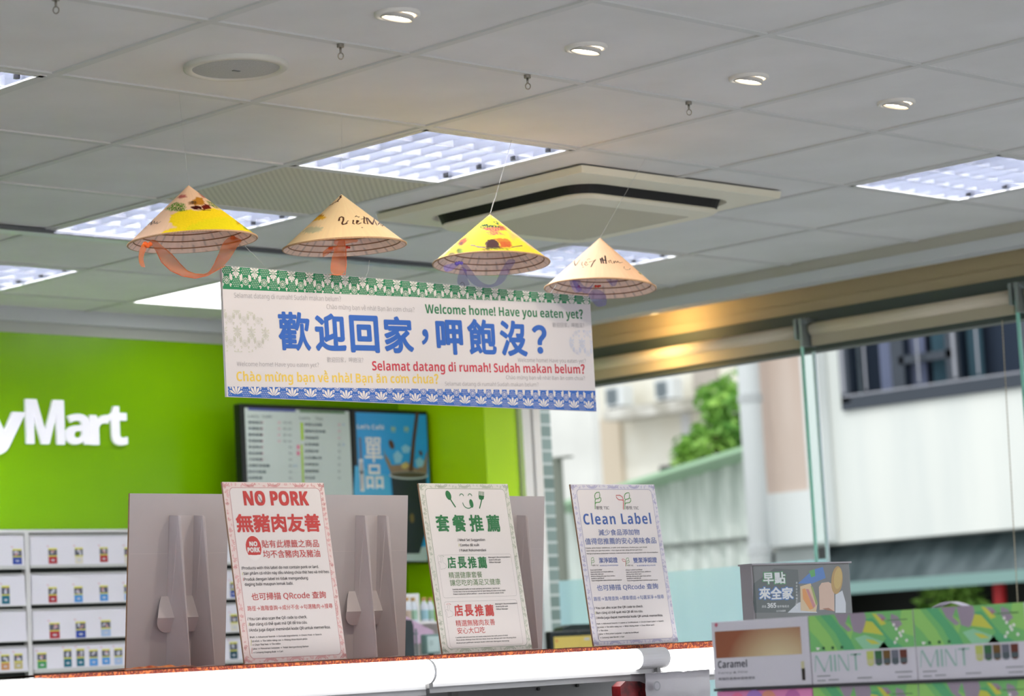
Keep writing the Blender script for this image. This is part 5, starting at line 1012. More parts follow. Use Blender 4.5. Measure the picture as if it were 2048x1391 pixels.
# ================================================================== GIFT BOXES IN FRONT
XB = -0.19; PX = Plane((XB, 0, 0), (0, -1, 0), (0, 0, 1)); XF = conv(1420, 1100, 3.2611)
m_mg, m_mg2, m_mg3, m_mg4 = M('mint_green', (124, 192, 116), .45), M('mint_green_dark', (96, 176, 122), .45), M('mint_green_pale', (152, 208, 168), .45), M('mint_lime', (152, 206, 112), .45)
m_bw, m_mv, m_my = M('box_white', (216, 212, 220), .45), M('leaf_mauve', (160, 146, 160), .5), M('leaf_yellow', (206, 206, 86), .5)
BT, BB = 1.4555, 1.3235
def gift_box(lab, y0, y1, z0, z1, kind, group):
    """front face in the plane x = XB; y0 (far) to y1 (near), u along -y"""
    t = thing('gift_box', lab, 'box', (XB + .06, (y0 + y1) / 2, z0), group); P = Plane((XB, y0, z0), (0, -1, 0), (0, 0, 1)); W, Hh = y0 - y1, z1 - z0
    mb = MB(); mb.box(XB, XB + .12, y1, y0, z0, z1); bevel(mb.build('carton', m_bw if kind != 'pink' else M('box_pink', (226, 138, 186), .45), t), .0012)
    R = lambda m, a, b, c, d, k, mi: m.rect(P, a * W, b * W, c * Hh, d * Hh, k, mi)
    poly = lambda m, pts, k, mi: m.poly([P.P(x * W, y * Hh, k) for x, y in pts], mi)
    if kind == 'mint':
        mb = MB(); R(mb, .0, 1, .475, 1, .0004, 0)
        poly(mb, [(.0, 1), (.06, 1), (.20, .70), (.27, .475), (.16, .475), (.08, .66), (0, .80)], .0006, 3); poly(mb, [(.12, 1), (.22, 1), (.40, .62), (.44, .475), (.33, .475), (.26, .72)], .0006, 1)
        poly(mb, [(.26, 1), (.40, 1), (.36, .86), (.42, .76), (.38, .74), (.30, .86)], .0008, 4); poly(mb, [(.40, 1), (.55, 1), (.58, .80), (.50, .70), (.43, .74)], .0008, 4)
        poly(mb, [(.36, .88), (.44, .80), (.40, .62), (.37, .70)], .0007, 3); poly(mb, [(.52, .72), (.56, .88), (.62, .86), (.72, .66), (.60, .70)], .0010, 5); poly(mb, [(.62, .98), (.68, .96), (.75, .82), (.70, .80)], .0010, 5); poly(mb, [(.54, .62), (.62, .60), (.68, .54), (.60, .54)], .0010, 5)
        poly(mb, [(.55, .90), (.62, .92), (.78, .60), (.74, .62)], .0009, 1); poly(mb, [(.74, .62), (.78, .60), (.90, .475), (.66, .475)], .0009, 1); poly(mb, [(.44, .64), (.54, .68), (.72, .56), (.76, .475), (.52, .475)], .0009, 2); poly(mb, [(.80, .96), (.86, .92), (.90, .80), (.84, .74), (.79, .86)], .0010, 4); poly(mb, [(.66, .97), (.72, .96), (.76, .88), (.70, .90)], .0011, 4); poly(mb, [(.90, 1), (1, 1), (1, .62), (.86, .70)], .0007, 3)
        mb.build('leaf_print', [m_mg, m_mg2, m_mg3, m_mg4, m_mv, m_my], t)
        mb = MB()
        for k, (dx, dy) in enumerate([(.82, .80), (.84, .74), (.87, .68), (.84, .60), (.88, .64), (.82, .55), (.90, .70), (.93, .57)]): mb.ell(P, Vector((dx * W, dy * Hh)), .0032, .0032, .0012, 0, 8)
        poly(mb, [(.06, .54), (.10, .53), (.085, .50), (.065, .50)], .0012, 0)
        for dx in (.12, .21, .30): mb.rect(P, dx * W, (dx + .025) * W, .50 * Hh, .54 * Hh, .0012, 1)
        poly(mb, [(.70, .90), (.74, .90), (.72, .86)], .0012, 2); mb.rect(P, .76 * W, .95 * W, .86 * Hh, .875 * Hh, .0012, 3); mb.build('small_print', [m_wht, M('print_dark_green', (44, 90, 60), .5), M('print_rose', (176, 110, 130), .5), M('print_moss', (96, 140, 90), .5)], t)
        mb = MB(); tk, tn_ = .014, .0028; vb, vt = .18 * Hh, .42 * Hh
        def bar(u0, u1, wa, v0=vb, v1=vt): mb.poly([P.P(u0 * W, v0, .0006), P.P(u0 * W + wa, v0, .0006), P.P(u1 * W + wa, v1, .0006), P.P(u1 * W, v1, .0006)])
        bar(.03, .045, .0018); bar(.12, .045, .0045); bar(.12, .185, .0018); bar(.185, .185, .0045); bar(.225, .225, .0045); bar(.265, .265, .0018); bar(.345, .265, .0045); bar(.36, .36, .0018); bar(.425, .425, .0045)
        mb.rect(P, .385 * W, .49 * W, vt - .003, vt, .0006); mb.build('mint_lettering', M('letter_sage', (156, 192, 180), .5), t)
        mb = MB()
        for k, c in enumerate(range(5)):
            u = (.545 + .078 * k) * W; mb.poly([P.P(u, .26 * Hh, .0008), P.P(u + .016, .26 * Hh, .0008), P.P(u + .0165, .445 * Hh, .0008), P.P(u - .0005, .445 * Hh, .0008)], k); mb.poly([P.P(u, .26 * Hh, .0008), P.P(u + .005, .235 * Hh, .0008), P.P(u + .011, .235 * Hh, .0008), P.P(u + .016, .26 * Hh, .0008)], k)
            mb.poly([P.P(u, .26 * Hh, .0010), P.P(u + .016, .26 * Hh, .0010), P.P(u + .0160, .33 * Hh, .0010), P.P(u, .33 * Hh, .0010)], 5 + (k > 0))
        mb.build('colour_swatch', [M('sw_lime', (196, 204, 110), .5), M('sw_green', (60, 110, 70), .5), M('sw_brown', (112, 84, 44), .5), M('sw_slate', (110, 112, 124), .5), M('sw_maroon', (104, 54, 44), .5), M('sw_cream', (204, 202, 150), .5), M('sw_grey', (84, 96, 100), .5)], t)
        mb = MB()
        for u0, v, wd in ((.05, .11, .13), (.05, .045, .08), (.16, .05, .1), (.44, .06, .14), (.80, .12, .16), (.82, .05, .13)): mb.rect(P, u0 * W, (u0 + wd) * W, v * Hh, (v + .018) * Hh, .0006)
        mb.build('fine_print', M('fine_grey', (150, 150, 156), .5), t)
    elif kind == 'caramel':
        m_cop = M('copper_print', (168, 104, 74), .4); n_, l_ = NT(m_cop)
        if 'cg' not in m_cop:
            m_cop['cg'] = 1; tc = n_.new('ShaderNodeTexCoord'); gr = n_.new('ShaderNodeTexGradient'); gr.gradient_type = 'SPHERICAL'; mp = n_.new('ShaderNodeMapping'); cr = n_.new('ShaderNodeValToRGB')
            mp.inputs['Location'].default_value = (0, .34, -.25); mp.inputs['Scale'].default_value = (1, 7.0, 9.0); cr.color_ramp.elements[0].color = lin((150, 86, 58)); cr.color_ramp.elements[1].color = lin((226, 212, 168)); cr.color_ramp.elements[1].position = .8
            l_.new(tc.outputs['Object'], mp.inputs[0]); l_.new(mp.outputs[0], gr.inputs[0]); l_.new(gr.outputs[0], cr.inputs[0]); l_.new(cr.outputs[0], n_['Principled BSDF'].inputs['Base Color'])
        mb = MB(); R(mb, .035, .925, .455, .855, .0006, 0); mb.build('copper_panel', m_cop, t)
        mb = MB(); put(mb, PX, 'Caramel', XF(55, 768), XF(245, 764), 46 / 3.2611, bold=.012, straight=True, d=.0008); put(mb, PX, '焦糖奶香風味蛋捲禮盒', XF(58, 848), XF(298, 842), 18 / 3.2611, 1, bold=.01, straight=True, ink=True, d=.0008); put(mb, PX, 'Fancy & Fine', XF(58, 806), XF(248, 802), 14 / 3.2611, 1, straight=True, d=.0008); mb.build('lettering', [M('letter_slate', (84, 84, 92), .5), M('letter_pale', (136, 134, 142), .5)], t)
        mb = MB(); mb.pxpoly(PX, [XF(598, 770), XF(620, 768), XF(624, 845), XF(604, 846)], .0008, 0); mb.pxpoly(PX, [XF(594, 725), XF(614, 720), XF(618, 768), XF(598, 770)], .0008, 1); mb.ell(PX, PX.hit(*XF(42, 486)), .004, .004, .0008, 2, 10); mb.build('stick_picture', [M('stick_dark', (44, 34, 34), .4), M('stick_cream', (206, 200, 160), .5), M('logo_pink', (206, 110, 130), .5)], t)
    elif kind == 'pink':
        mb = MB()
        for cx, r, mi in ((.40, .09, 0), (.55, .08, 1), (.22, .07, 2), (.80, .08, 3)): mb.ell(P, Vector((cx * W, .86 * Hh)), r * W, r * W * .9, .0006, mi, 14)
        mb.build('petal_print', [M('petal_lilac', (176, 130, 206), .5), M('petal_peach', (226, 150, 130), .5), M('petal_rose', (236, 120, 160), .5), M('petal_mauve', (196, 110, 170), .5)], t)
    return t
ys = [-1.007, -1.258, -1.5105, -1.760]
gift_box('white gift box with a copper panel reading Caramel, on top of the pink box', ys[0], ys[1] + .003, BB, BT, 'caramel', 'stacked gift boxes')
gb = gift_box('upper green mint gift box right beside the white caramel box', ys[1], ys[2] + .002, BB, BT, 'mint', 'stacked gift boxes')
gc = gift_box('upper green mint gift box with a carry handle, next to the blue box edge', ys[2], ys[3] + .002, BB, BT, 'mint', 'stacked gift boxes')
mb = MB(); a0, b0 = at_x(1868, 1217, XB + .06), at_x(1936, 1213, XB + .06); arc = []
for k in range(13): f_ = k / 12; arc.append(Vector((XB + .06, a0.y + (b0.y - a0.y) * f_, BT + .0105 * math.sin(PI * f_))))
mb.strip([p + Vector((-.012, 0, 0)) for p in arc], [p + Vector((.012, 0, 0)) for p in arc]); ho = mb.build('carry_handle', m_bw, gc); sol = ho.modifiers.new('thick', 'SOLIDIFY'); sol.thickness = .0016
t = thing('gift_box', 'blue box at the end of the upper row, only its edge in view', 'box', (XB + .06, -1.89, BB), 'stacked gift boxes'); mb = MB(); mb.box(XB, XB + .12, -2.01, -1.7615, BB, BT); mb.build('carton', M('box_blue', (84, 140, 196), .45), t)
z1 = BB - .006
gift_box('pink gift box under the white caramel box', ys[0] - .004, ys[1] + .003, z1 - .132, z1, 'pink', 'stacked gift boxes')
gift_box('lower green mint gift box under the one beside the caramel box', ys[1], ys[2] + .002, z1 - .132, z1, 'mint', 'stacked gift boxes')
gift_box('lower green mint gift box under the one with a carry handle', ys[2], ys[3] + .002, z1 - .132, z1, 'mint', 'stacked gift boxes')
mb = MB(); mb.box(XB - .004, XB + .16, -2.05, -1.007, BB - .0055, BB - .0005); tag(mb.build('board_divider', M('divider_dark', (60, 60, 64), .6)), 'thin dark board between the two rows of gift boxes', 'board')
mb = MB(); mb.box(XB - .02, XB + .34, -2.1, -.98, 0, z1 - .133); tag(bevel(mb.build('box_plinth', M('plinth', (190, 188, 186), .5)), .004), 'pale plinth under the stacked gift boxes', 'plinth')
# acrylic breakfast display behind the boxes
a, b = at_y(1505, 1130, -.6), at_y(1691, 1132, -.6); PA = Plane((a.x, -.6, 0), (b.x - a.x, -.012, 0), (0, 0, 1)); zt = a.z; zl = 1.436; Wd = b.x - a.x
t = thing('poster_box', 'clear-fronted box display with breakfast sandwich poster standing behind the gift boxes', 'display', (a.x + Wd / 2, -.58, zl))
mb = MB(); mb.slab(PA, 0, Wd, zl, zt, -.036, -.002, 0); mb.slab(PA, -.006, Wd + .004, zt, zt + .004, -.040, .004, 1); mb.slab(PA, -.004, 0, zl, zt, -.036, -.002, 1); mb.build('box_frame', [M('display_grey', (150, 142, 142), .4), M('display_lip', (150, 146, 150), .35)], t)
mb = MB(); mb.rect(PA, .002, Wd - .002, zl, zt - .002, .002); mb.build('acrylic_front', glassy('acrylic', (240, 242, 244), ior=1.5), t)
XA = conv(1480, 900, 3.6056); ua = lambda x, y: PA.hit(*XA(x, y))
mb = MB(); mb.rect(PA, .001, Wd - .001, zl, zt - .001, -.001, 0); A = lambda pts, k, mi: mb.poly([PA.P(*ua(*p), -.001 + k * .0001) for p in pts], mi)
A([(100, 1100), (100, 960), (250, 850), (420, 860), (430, 1000), (380, 1170), (110, 1170)], 1, 1); A([(345, 1170), (420, 1100), (470, 1080), (560, 1170)], 2, 2); A([(420, 960), (530, 860), (600, 840), (620, 920), (520, 960)], 2, 3); A([(500, 870), (540, 855), (545, 905), (515, 915)], 3, 4)
A([(690, 1170), (690, 1040), (740, 1010), (765, 1100), (765, 1170)], 2, 2); mb.build('poster_sheet', [M('poster_base', (112, 114, 112), .4), M('poster_shade', (78, 88, 86), .4), M('poster_pale', (214, 216, 218), .4), M('wrap_blue', (58, 120, 190), .4), M('wrap_green', (70, 170, 80), .4)], t)
mb = MB(); A([(435, 980), (510, 958), (560, 1100), (550, 1165), (440, 1155)], 5, 0); A([(450, 1000), (470, 995), (530, 1140), (505, 1150), (455, 1070)], 6, 1); A([(475, 1000), (495, 1000), (545, 1120), (530, 1140)], 7, 2); A([(510, 975), (525, 985), (560, 1100), (550, 1120)], 8, 3); mb.build('sandwich_picture', [M('bread', (226, 196, 150), .5), M('egg', (230, 150, 70), .5), M('ham', (206, 130, 130), .5), M('lettuce', (150, 170, 80), .5)], t)
mb = MB(); A([(575, 1150), (570, 985), (590, 955), (640, 948), (672, 970), (680, 1000), (682, 1160), (640, 1145)], 5, 0); A([(595, 1140), (640, 1135), (680, 1160), (620, 1150)], 6, 1); c = ua(700, 935); mb.ell(PA, c, .020, .034, -.0004, 2, 18, -.3); mb.ell(PA, c + Vector((.004, .004)), .014, .026, -.0003, 3, 18, -.3); mb.build('toast_picture', [M('toast', (222, 186, 160), .5), M('crust', (170, 110, 76), .5), M('bun', (190, 150, 76), .5), M('bun_light', (206, 172, 90), .5)], t)
mb = MB()
def pa(s, x, y, x2, h, mi, bold, d): put(mb, PA, s, XA(x, y), XA(x2, y), h / 3.6056, mi, bold=bold, ink=True, straight=True, d=d)
for s, x, y, x2, h in (('早', 170, 965, 245, 82), ('點', 250, 962, 330, 84)): pa(s, x - 6, y + 6, x2 + 6, h + 12, 1, .06, -.0006); pa(s, x, y, x2, h, 0, .028, -.0001)
for s, x, y, x2, h in (('來', 142, 1075, 222, 88), ('全', 224, 1075, 304, 88), ('家', 306, 1075, 386, 88)): pa(s, x - 6, y + 6, x2 + 6, h + 12, 2, .06, -.0006); pa(s, x, y, x2, h, 0, .028, -.0001)
put(mb, PA, '365', XA(197, 1136), XA(262, 1136), 34 / 3.6056, 0, bold=.03, straight=True, d=0); pa('超過', 158, 1135, 190, 18, 0, 0, 0); pa('種早餐組合', 268, 1135, 356, 18, 0, 0, 0); pa('天天有優惠', 262, 1166, 330, 14, 0, 0, 0)
for j, ch in enumerate('早安您好現做三明治'): pa(ch, 403, 965 + 22 * j, 416, 16, 0, 0, 0)
mb.build('poster_lettering', [M('letter_white', (240, 240, 236), .45), M('letter_green', (60, 150, 80), .5), M('letter_blue', (50, 120, 190), .5)], t)
mb = MB(); mb.box(a.x + .012, b.x - .01, -.60, -.562, 0, zl - .001); tag(bevel(mb.build('display_plinth', GREY), .004), 'grey plinth carrying the breakfast poster box, hidden behind the gift boxes', 'plinth')
# plastic-wrapped pack and dark packet in front of the shelf lights
Yk = -.02; a, b = at_y(1290, 1346, Yk), at_y(1422, 1391, Yk)
t = thing('plastic_pack', 'clear plastic-wrapped white pack with a grey round mark below the tube lights', 'pack', ((a.x + b.x) / 2, Yk, a.z - .16))
mb = MB(); nU, nV = 14, 8; G = []
for j in range(nV + 1): G.append([Vector((a.x + (b.x - a.x) * i / nU, Yk - .012 * math.sin(PI * i / nU) * math.sin(PI * min(1, .15 + j / nV)) + .004 * fz(i * .9, j * .8), a.z - .16 * j / nV + .004 * fz(i * .7, 3, j * .2))) for i in range(nU + 1)])
for j in range(nV): mb.strip(G[j], G[j + 1])
for j in range(nV): mb.strip([v + Vector((0, .05, 0)) for v in G[j + 1]], [v + Vector((0, .05, 0)) for v in G[j]])
mb.strip(G[0], [v + Vector((0, .05, 0)) for v in G[0]]); weld(mb.build('pack_body', M('pack_film', (208, 204, 210), .15, spec=.6), t, smooth=True))
P = Plane((0, Yk - .0185, 0), (1, 0, 0), (0, 0, 1)); mb = MB(); c = P.hit(1314, 1371); mb.ell(P, c, .013, .0125, 0, 0, 20); mb.ell(P, c, .009, .0085, .0004, 1, 20); mb.build('round_mark', [M('mark_grey', (176, 176, 182), .4), M('mark_pale', (200, 198, 204), .4)], t)
a, b = at_y(1240, 1362, Yk + .02), at_y(1292, 1391, Yk + .02); t = thing('snack_packet', 'dark red and black packet beside the plastic-wrapped pack under the tube lights', 'packet', ((a.x + b.x) / 2, Yk + .03, a.z - .15))
mb = MB(); pts = [(a.x, a.z - .012), (a.x + .02, a.z), (b.x - .02, a.z - .003), (b.x, a.z - .01), (b.x, a.z - .15), (a.x, a.z - .15)]; mb.prism([Vector((x, Yk + .02, z)) for x, z in pts], (0, .03, 0)); mb.build('packet_body', noisy(M('packet_red', (110, 24, 30), .35), (40, 12, 16), (150, 30, 36), 30), t)
mb = MB(); mb.box(-2.4, 1.2, -.10, .38, 1.20, a.z - .151 if a.z - .151 > 1.19 else 1.2); tag(mb.build('shelf_board', m_sh), 'lower grey shelf board holding the wrapped pack under the tube lights', 'shelf')

# ================================================================== OUTSIDE
m_wall1, m_wall2, m_cream, m_pinkb = noisy(M('facade_white', (226, 229, 226), .8), (220, 224, 222), (232, 234, 230), .8, (1, 3, .4)), M('facade_side', (222, 226, 226), .8), noisy(M('facade_cream', (232, 228, 214), .8), (226, 220, 204), (238, 236, 226), .6), noisy(M('facade_pink', (206, 188, 176), .8), (200, 180, 168), (214, 198, 188), 1.2, (1, 2, .5))
m_navy = M('frame_navy', (52, 60, 72), .4)
mb = MB(); mb.box(4.0, 90, -60, 90, -.2, -.1); struct(mb.build('ground', M('street', (150, 150, 148), .9)))
XO = 16.0; POs = Plane((XO, 0, 0), (0, -1, 0), (0, 0, 1)); ux = lambda px, py, x=XO: at_x(px, py, x)
def facade(mb, pts, x, th, mi=0): mb.prism([at_x(*p, x) for p in pts], (th, 0, 0), mi)
t = thing('white_building', 'white upper storey with a dark window above a dark shopfront, across the street', 'building', (XO + 1.5, ux(1850, 900).y, -.1))
y0, y1 = ux(1523, 900).y, ux(2048, 900).y - 2.2; zbot = ux(1780, 1078).z
mb = MB(); wy0, wy1, wz0 = ux(1688, 790).y, y1 + .3, ux(1850, 785).z; z9 = 12
mb.box(XO, XO + 3, wy0, y0, zbot, z9, 0); mb.box(XO, XO + 3, y1, wy0, zbot, wz0, 0); mb.box(XO, XO + 3, y1, wy1, wz0, z9, 0); mb.box(XO, XO + 3, wy1, wy0, wz0 + 1.9, z9, 0); mb.box(XO + .3, XO + 3, wy1, wy0, wz0, wz0 + 1.9, 1); mb.build('upper_wall', [m_wall1, M('room_dark', (70, 76, 90), .7)], t)
mb = MB(); fw = .11
for ya, yb4 in ((wy0 - fw, wy0), (wy1, wy1 + fw)): mb.box(XO - .05, XO + .1, ya, yb4, wz0, wz0 + 1.9)
mb.box(XO - .05, XO + .1, wy1, wy0, wz0 - .07, wz0 + .05); mb.box(XO - .05, XO + .1, wy1, wy0, wz0 + 1.8, wz0 + 1.95)
for px in (1797, 1908): y = ux(px, 760).y; mb.box(XO + .0, XO + .1, y - .075, y + .075, wz0, wz0 + 1.9)
yA, yB_ = ux(1912, 760).y, ux(1800, 760).y; mb.box(XO + .0, XO + .1, yA, yB_, wz0 + .30, wz0 + .38); mb.build('window_frame', m_navy, t)
mb = MB()
for px, wd in ((1692, .022), (1738, .010), (1845, .010), (1918, .018), (1965, .010)): y = ux(px, 760).y; mb.box(XO - .055, XO - .045, y - wd, y + wd, wz0 + .1, wz0 + 1.85)
mb.box(XO - .055, XO - .045, wy1, ux(1690, 760).y, wz0 + .055, wz0 + .075); mb.build('sash_trim', M('sash_silver', (150, 152, 162), .4), t)
mb = MB()
for pa_, pb_, mi in ((1742, 1792, 0), (1800, 1835, 0), (1848, 1898, 1), (1920, 1950, 1)):
    ya, yb4 = ux(pb_, 760).y, ux(pa_, 760).y
    n5 = 12; A_, B_ = [], []
    for i in range(n5 + 1): y = ya + (yb4 - ya) * i / n5; A_.append(Vector((XO + .16 + .03 * (i % 2), y, wz0 + .06))); B_.append(Vector((XO + .16 + .03 * (i % 2), y, wz0 + 1.85)))
    mb.strip(A_, B_, mi)
mb.build('curtain', [M('curtain_lilac', (186, 184, 204), .8), M('curtain_teal', (112, 140, 148), .8)], t)
mb = MB(); mb.poly([(XO + .03, wy1, wz0), (XO + .03, wy0, wz0), (XO + .03, wy0, wz0 + 1.9), (XO + .03, wy1, wz0 + 1.9)]); mb.build('window_pane', glassy('outer_glass', (214, 222, 230)), t)
# pale brown bay with white surround
t = thing('brown_bay', 'pale brown rendered panel framed in white on the corner of the white building', 'facade panel', (XO - .1, ux(1580, 900).y, -.1))
bz0 = ux(1580, 985).z; ba, bb = ux(1530, 900).y, ux(1632, 900).y
mb = MB(); mb.box(XO - .12, XO - .02, bb, ba, bz0, 11.9); mb.build('render_panel', m_pinkb, t)
mb = MB(); mb.box(XO - .16, XO - .02, ux(1665, 900).y, bb, zbot + .02, 11.9); mb.box(XO - .16, XO - .02, bb, ba + .05, zbot + .02, bz0); mb.box(XO - .16, XO - .02, ba, ba + .05, zbot, 11.9); mb.build('white_surround', m_wall2, t)
t = thing('drain_pipe', 'white drain pipe running down beside the pale brown panel', 'pipe', (XO - .42, ux(1507, 900, XO - .42).y, -.1))
pt = ux(1507, 900, XO - .42); mb = MB(); mb.tube([Vector((XO - .42, pt.y, 11)), Vector((XO - .42, pt.y, -.1))], .11, 14); mb.build('pipe', M('pipe_white', (220, 224, 226), .5), t, smooth=True)
mb = MB()
for z in (2.3, 3.8): mb.tube([Vector((XO - .42, pt.y, z)), Vector((XO - .42, pt.y, z + .08))], .125, 14)
mb.build('pipe_bracket', M('bracket_grey', (180, 184, 186), .5), t)
# shopfront under the white storey
t = thing('shopfront', 'dark shopfront with a teal gutter under the white storey', 'shopfront', (XO + .5, ux(1850, 1150).y, -.1)); sy0, sy1 = ux(1552, 1100).y, y1
m_dk = noisy(M('front_dark', (74, 88, 92), .5), (58, 72, 76), (96, 108, 112), 2.2, (1, 2, .6))
mb = MB(); zg = ux(1850, 1160).z; mb.prism([(XO + .3, sy0, zbot - .03), (XO - .1, sy0, zg), (XO - .1, sy0, zg + .03), (XO + .3, sy0, zbot - .005)], (0, sy1 - sy0, 0)); mb.build('sloping_awning', m_dk, t)
mb = MB(); mb.box(XO - .2, XO - .08, sy1, sy0, zg - .08, zg + .03); mb.build('gutter', M('gutter_teal', (126, 160, 156), .4), t)
mb = MB(); mb.box(XO + .9, XO + 1, sy1, sy0, -.1, zbot - .01, 0); mb.box(XO - .0, XO + 1, sy0, sy0 + .1, -.1, zbot - .01, 0); mb.build('rear_wall', M('front_black', (44, 46, 44), .8), t)
yq = ux(1640, 1130).y; mb = MB(); mb.box(XO - .02, XO + .02, ux(1632, 1100).y, ux(1552, 1100).y, -.1, zbot - .01); mb.build('side_shutter', M('shutter_grey', (176, 182, 182), .6), t)
t = thing('red_sign', 'small red upright sign in the dark shopfront above the mint boxes', 'sign', (XO + .2, ux(1996, 1190).y, -.1)); a, b = at_x(1985, 1168, XO + .2), at_x(2006, 1212, XO + .2)
mb = MB(); mb.box(XO + .2, XO + .26, b.y, a.y, b.z - .1, a.z); mb.build('sign_panel', M('sign_red', (190, 34, 40), .5), t); mb = MB(); mb.tube([(XO + .23, (a.y + b.y) / 2, -.1), (XO + .23, (a.y + b.y) / 2, b.z)], .03, 8); mb.build('post', GREY, t)
m_leaf = noisy(M('leaf_green', (110, 165, 70), .7), (84, 142, 56), (160, 204, 96), 3); m_bark = M('bark', (96, 80, 62), .9)
def foliage(name, parent, centers, n, size, seed, m):
    rnd = random.Random(seed); mb = MB()
    for c, r in centers:
        for k in range(n):
            d = Vector((rnd.gauss(0, 1), rnd.gauss(0, 1), rnd.gauss(0, 1))).normalized() * r * rnd.random() ** .4; p = Vector(c) + d
            a = Vector((rnd.gauss(0, 1), rnd.gauss(0, 1), rnd.gauss(0, .6))).normalized(); b = a.cross(Vector((rnd.gauss(0, 1), rnd.gauss(0, 1), rnd.gauss(0, 1)))).normalized(); s_ = size * rnd.uniform(.6, 1.3)
            mb.poly([p - a * s_, p + b * s_ * .45, p + a * s_, p - b * s_ * .45])
    return mb.build(name, m, parent)
c = at_x(1895, 1185, XO + .45); t = thing('potted_shrub', 'leafy green shrub in the dark shopfront beside the red sign', 'shrub', (c.x, c.y, -.1)); foliage('foliage', t, [(c, .26), (c + Vector((0, -.2, -.15)), .22), (c + Vector((0, .2, -.2)), .22)], 120, .075, 4, m_leaf); mb = MB(); mb.tube([(c.x, c.y, -.1), tuple(c)], .025, 7); mb.build('stem', m_bark, t)
# corrugated shed with green roof edge
XS = 17.5; t = thing('corrugated_shed', 'grey-green corrugated shed with a sloping green roof edge', 'shed', (XS, at_x(1320, 1000, XS).y, -.1))
def corr(mb, ya, yb4, zfun, x, pitch, amp, mi=0, zb=-.1):
    n = int(abs(yb4 - ya) / pitch * 6); A_, B_ = [], []
    for i in range(n + 1): y = ya + (yb4 - ya) * i / n; xx = x + amp * math.sin(2 * PI * (y - ya) / pitch); A_.append(Vector((xx, y, zb))); B_.append(Vector((xx, y, zfun(y))))
    mb.strip(A_, B_, mi)
e0, e1 = at_x(1070, 1020, XS), at_x(1503, 890, XS); rz = lambda y: e0.z + (e1.z - e0.z) * (y - e0.y) / (e1.y - e0.y)
m_cor = noisy(M('corrugated', (206, 214, 208), .6), (190, 200, 194), (226, 232, 228), 2.5, (1, 4, .5))
mb = MB(); corr(mb, e0.y, e1.y - .06, lambda y: rz(y) - .05, XS + .05, .26, .04); mb.build('corrugated_wall', m_cor, t, smooth=True)
mb = MB(); o_ = Vector((1.5, 0, 0)); dz = Vector((0, 0, .035)); ea, eb = at_x(1070, 1020, XS - .5), at_x(1498, 890, XS - .5); mb.hexa([ea - dz, eb - dz, eb - dz + o_, ea - dz + o_, ea + dz * .3, eb + dz * .3, eb + dz * .3 + o_, ea + dz * .3 + o_], 0); mb.build('roof_sheet', M('roof_mint', (170, 206, 172), .5), t)
e2 = at_x(1425, 935, XS - .2); mb = MB()
a, b = at_x(1190, 1003, XS - .02), at_x(1500, 912, XS - .02); mb.box(XS - .04, XS + .02, b.y, a.y, b.z - .9, b.z - .86); mb.build('wall_rail', M('rail_dark', (110, 116, 112), .6), t)
# cream house with two air conditioner units on ledges
XH = 42.0; t = thing('cream_house', 'cream rendered house behind the ledge with two outdoor units', 'building', (XH, at_x(1300, 900, XH).y, -.1)); g_ = lambda px, py, x=XH: at_x(px, py, x)
mb = MB(); mb.box(XH, XH + 3, g_(1560, 800).y, g_(1170, 800).y, -.1, 15, 0); mb.build('house_wall', m_cream, t)
mb = MB(); mb.box(XH - .12, XH, g_(1248, 900).y, g_(1170, 900).y, -.1, g_(1215, 838).z, 0); mb.build('pilaster', M('pilaster_tan', (214, 200, 180), .85), t)
mb = MB(); mb.box(XH - .06, XH + .02, g_(1435, 700).y, g_(1385, 700).y, g_(1400, 790).z, 15); mb.build('wall_recess', M('recess_tan2', (186, 178, 170), .85), t)
mb = MB(); a, b = g_(1320, 932), g_(1366, 946); mb.box(XH - .03, XH + .02, b.y, a.y, b.z, a.z); mb.build('vent_opening', DARK, t)
mb = MB(); mb.box(XH - .05, XH + .02, g_(1385, 900).y, g_(1368, 900).y, -.1, g_(1370, 825).z); mb.build('wall_pier', M('pier_grey', (220, 220, 222), .85), t)
XLd = XH - .9; l0, l1, lz = g_(1205, 820, XLd), g_(1432, 800, XLd), g_(1300, 806, XLd).z; lb = g_(1300, 829, XLd).z
mb = MB(); mb.box(XLd, XH - .125, l1.y, l0.y, lb, lz); tag(mb.build('wall_ledge', noisy(M('ledge_stain', (206, 202, 192), .85), (170, 166, 154), (226, 224, 218), 2)), 'stained concrete ledge under the two outdoor units', 'ledge')
for k, px in enumerate((1209, 1309)):
    Xu = XLd + .12; a, b = g_(px, 790, Xu), g_(px + 36, 790, Xu); hh = g_(px, 756, Xu).z - g_(px, 803, Xu).z
    t = thing('outdoor_unit', ['white outdoor air conditioner unit on the ledge, next to the banner end', 'white outdoor air conditioner unit on the ledge, further from the banner'][k], 'outdoor unit', (Xu + .15, (a.y + b.y) / 2, lz))
    ymid = (a.y + b.y) / 2; wd = a.y - b.y; mb = MB(); mb.box(Xu, Xu + .38, b.y, a.y, lz + .06, lz + hh); bevel(mb.build('unit_casing', M('unit_white', (228, 232, 234), .5), t), .02)
    mb = MB(); Pq = Plane((Xu - .006, a.y, lz), (0, -1, 0), (0, 0, 1)); mb.rect(Pq, wd * .06, wd * .74, .12, hh - .06, 0); mb.ell(Pq, Vector((wd * .4, hh * .52)), wd * .28, hh * .36, .004, 1, 24); mb.build('fan_grille', [M('grille_grey', (140, 150, 154), .6), M('fan_grey', (112, 122, 128), .6)], t)
    mb = MB(); mb.box(Xu + .02, Xu + .36, b.y + .08, b.y + .16, lz, lz + .06); mb.box(Xu + .02, Xu + .36, a.y - .16, a.y - .08, lz, lz + .06); mb.build('feet', DARK, t)
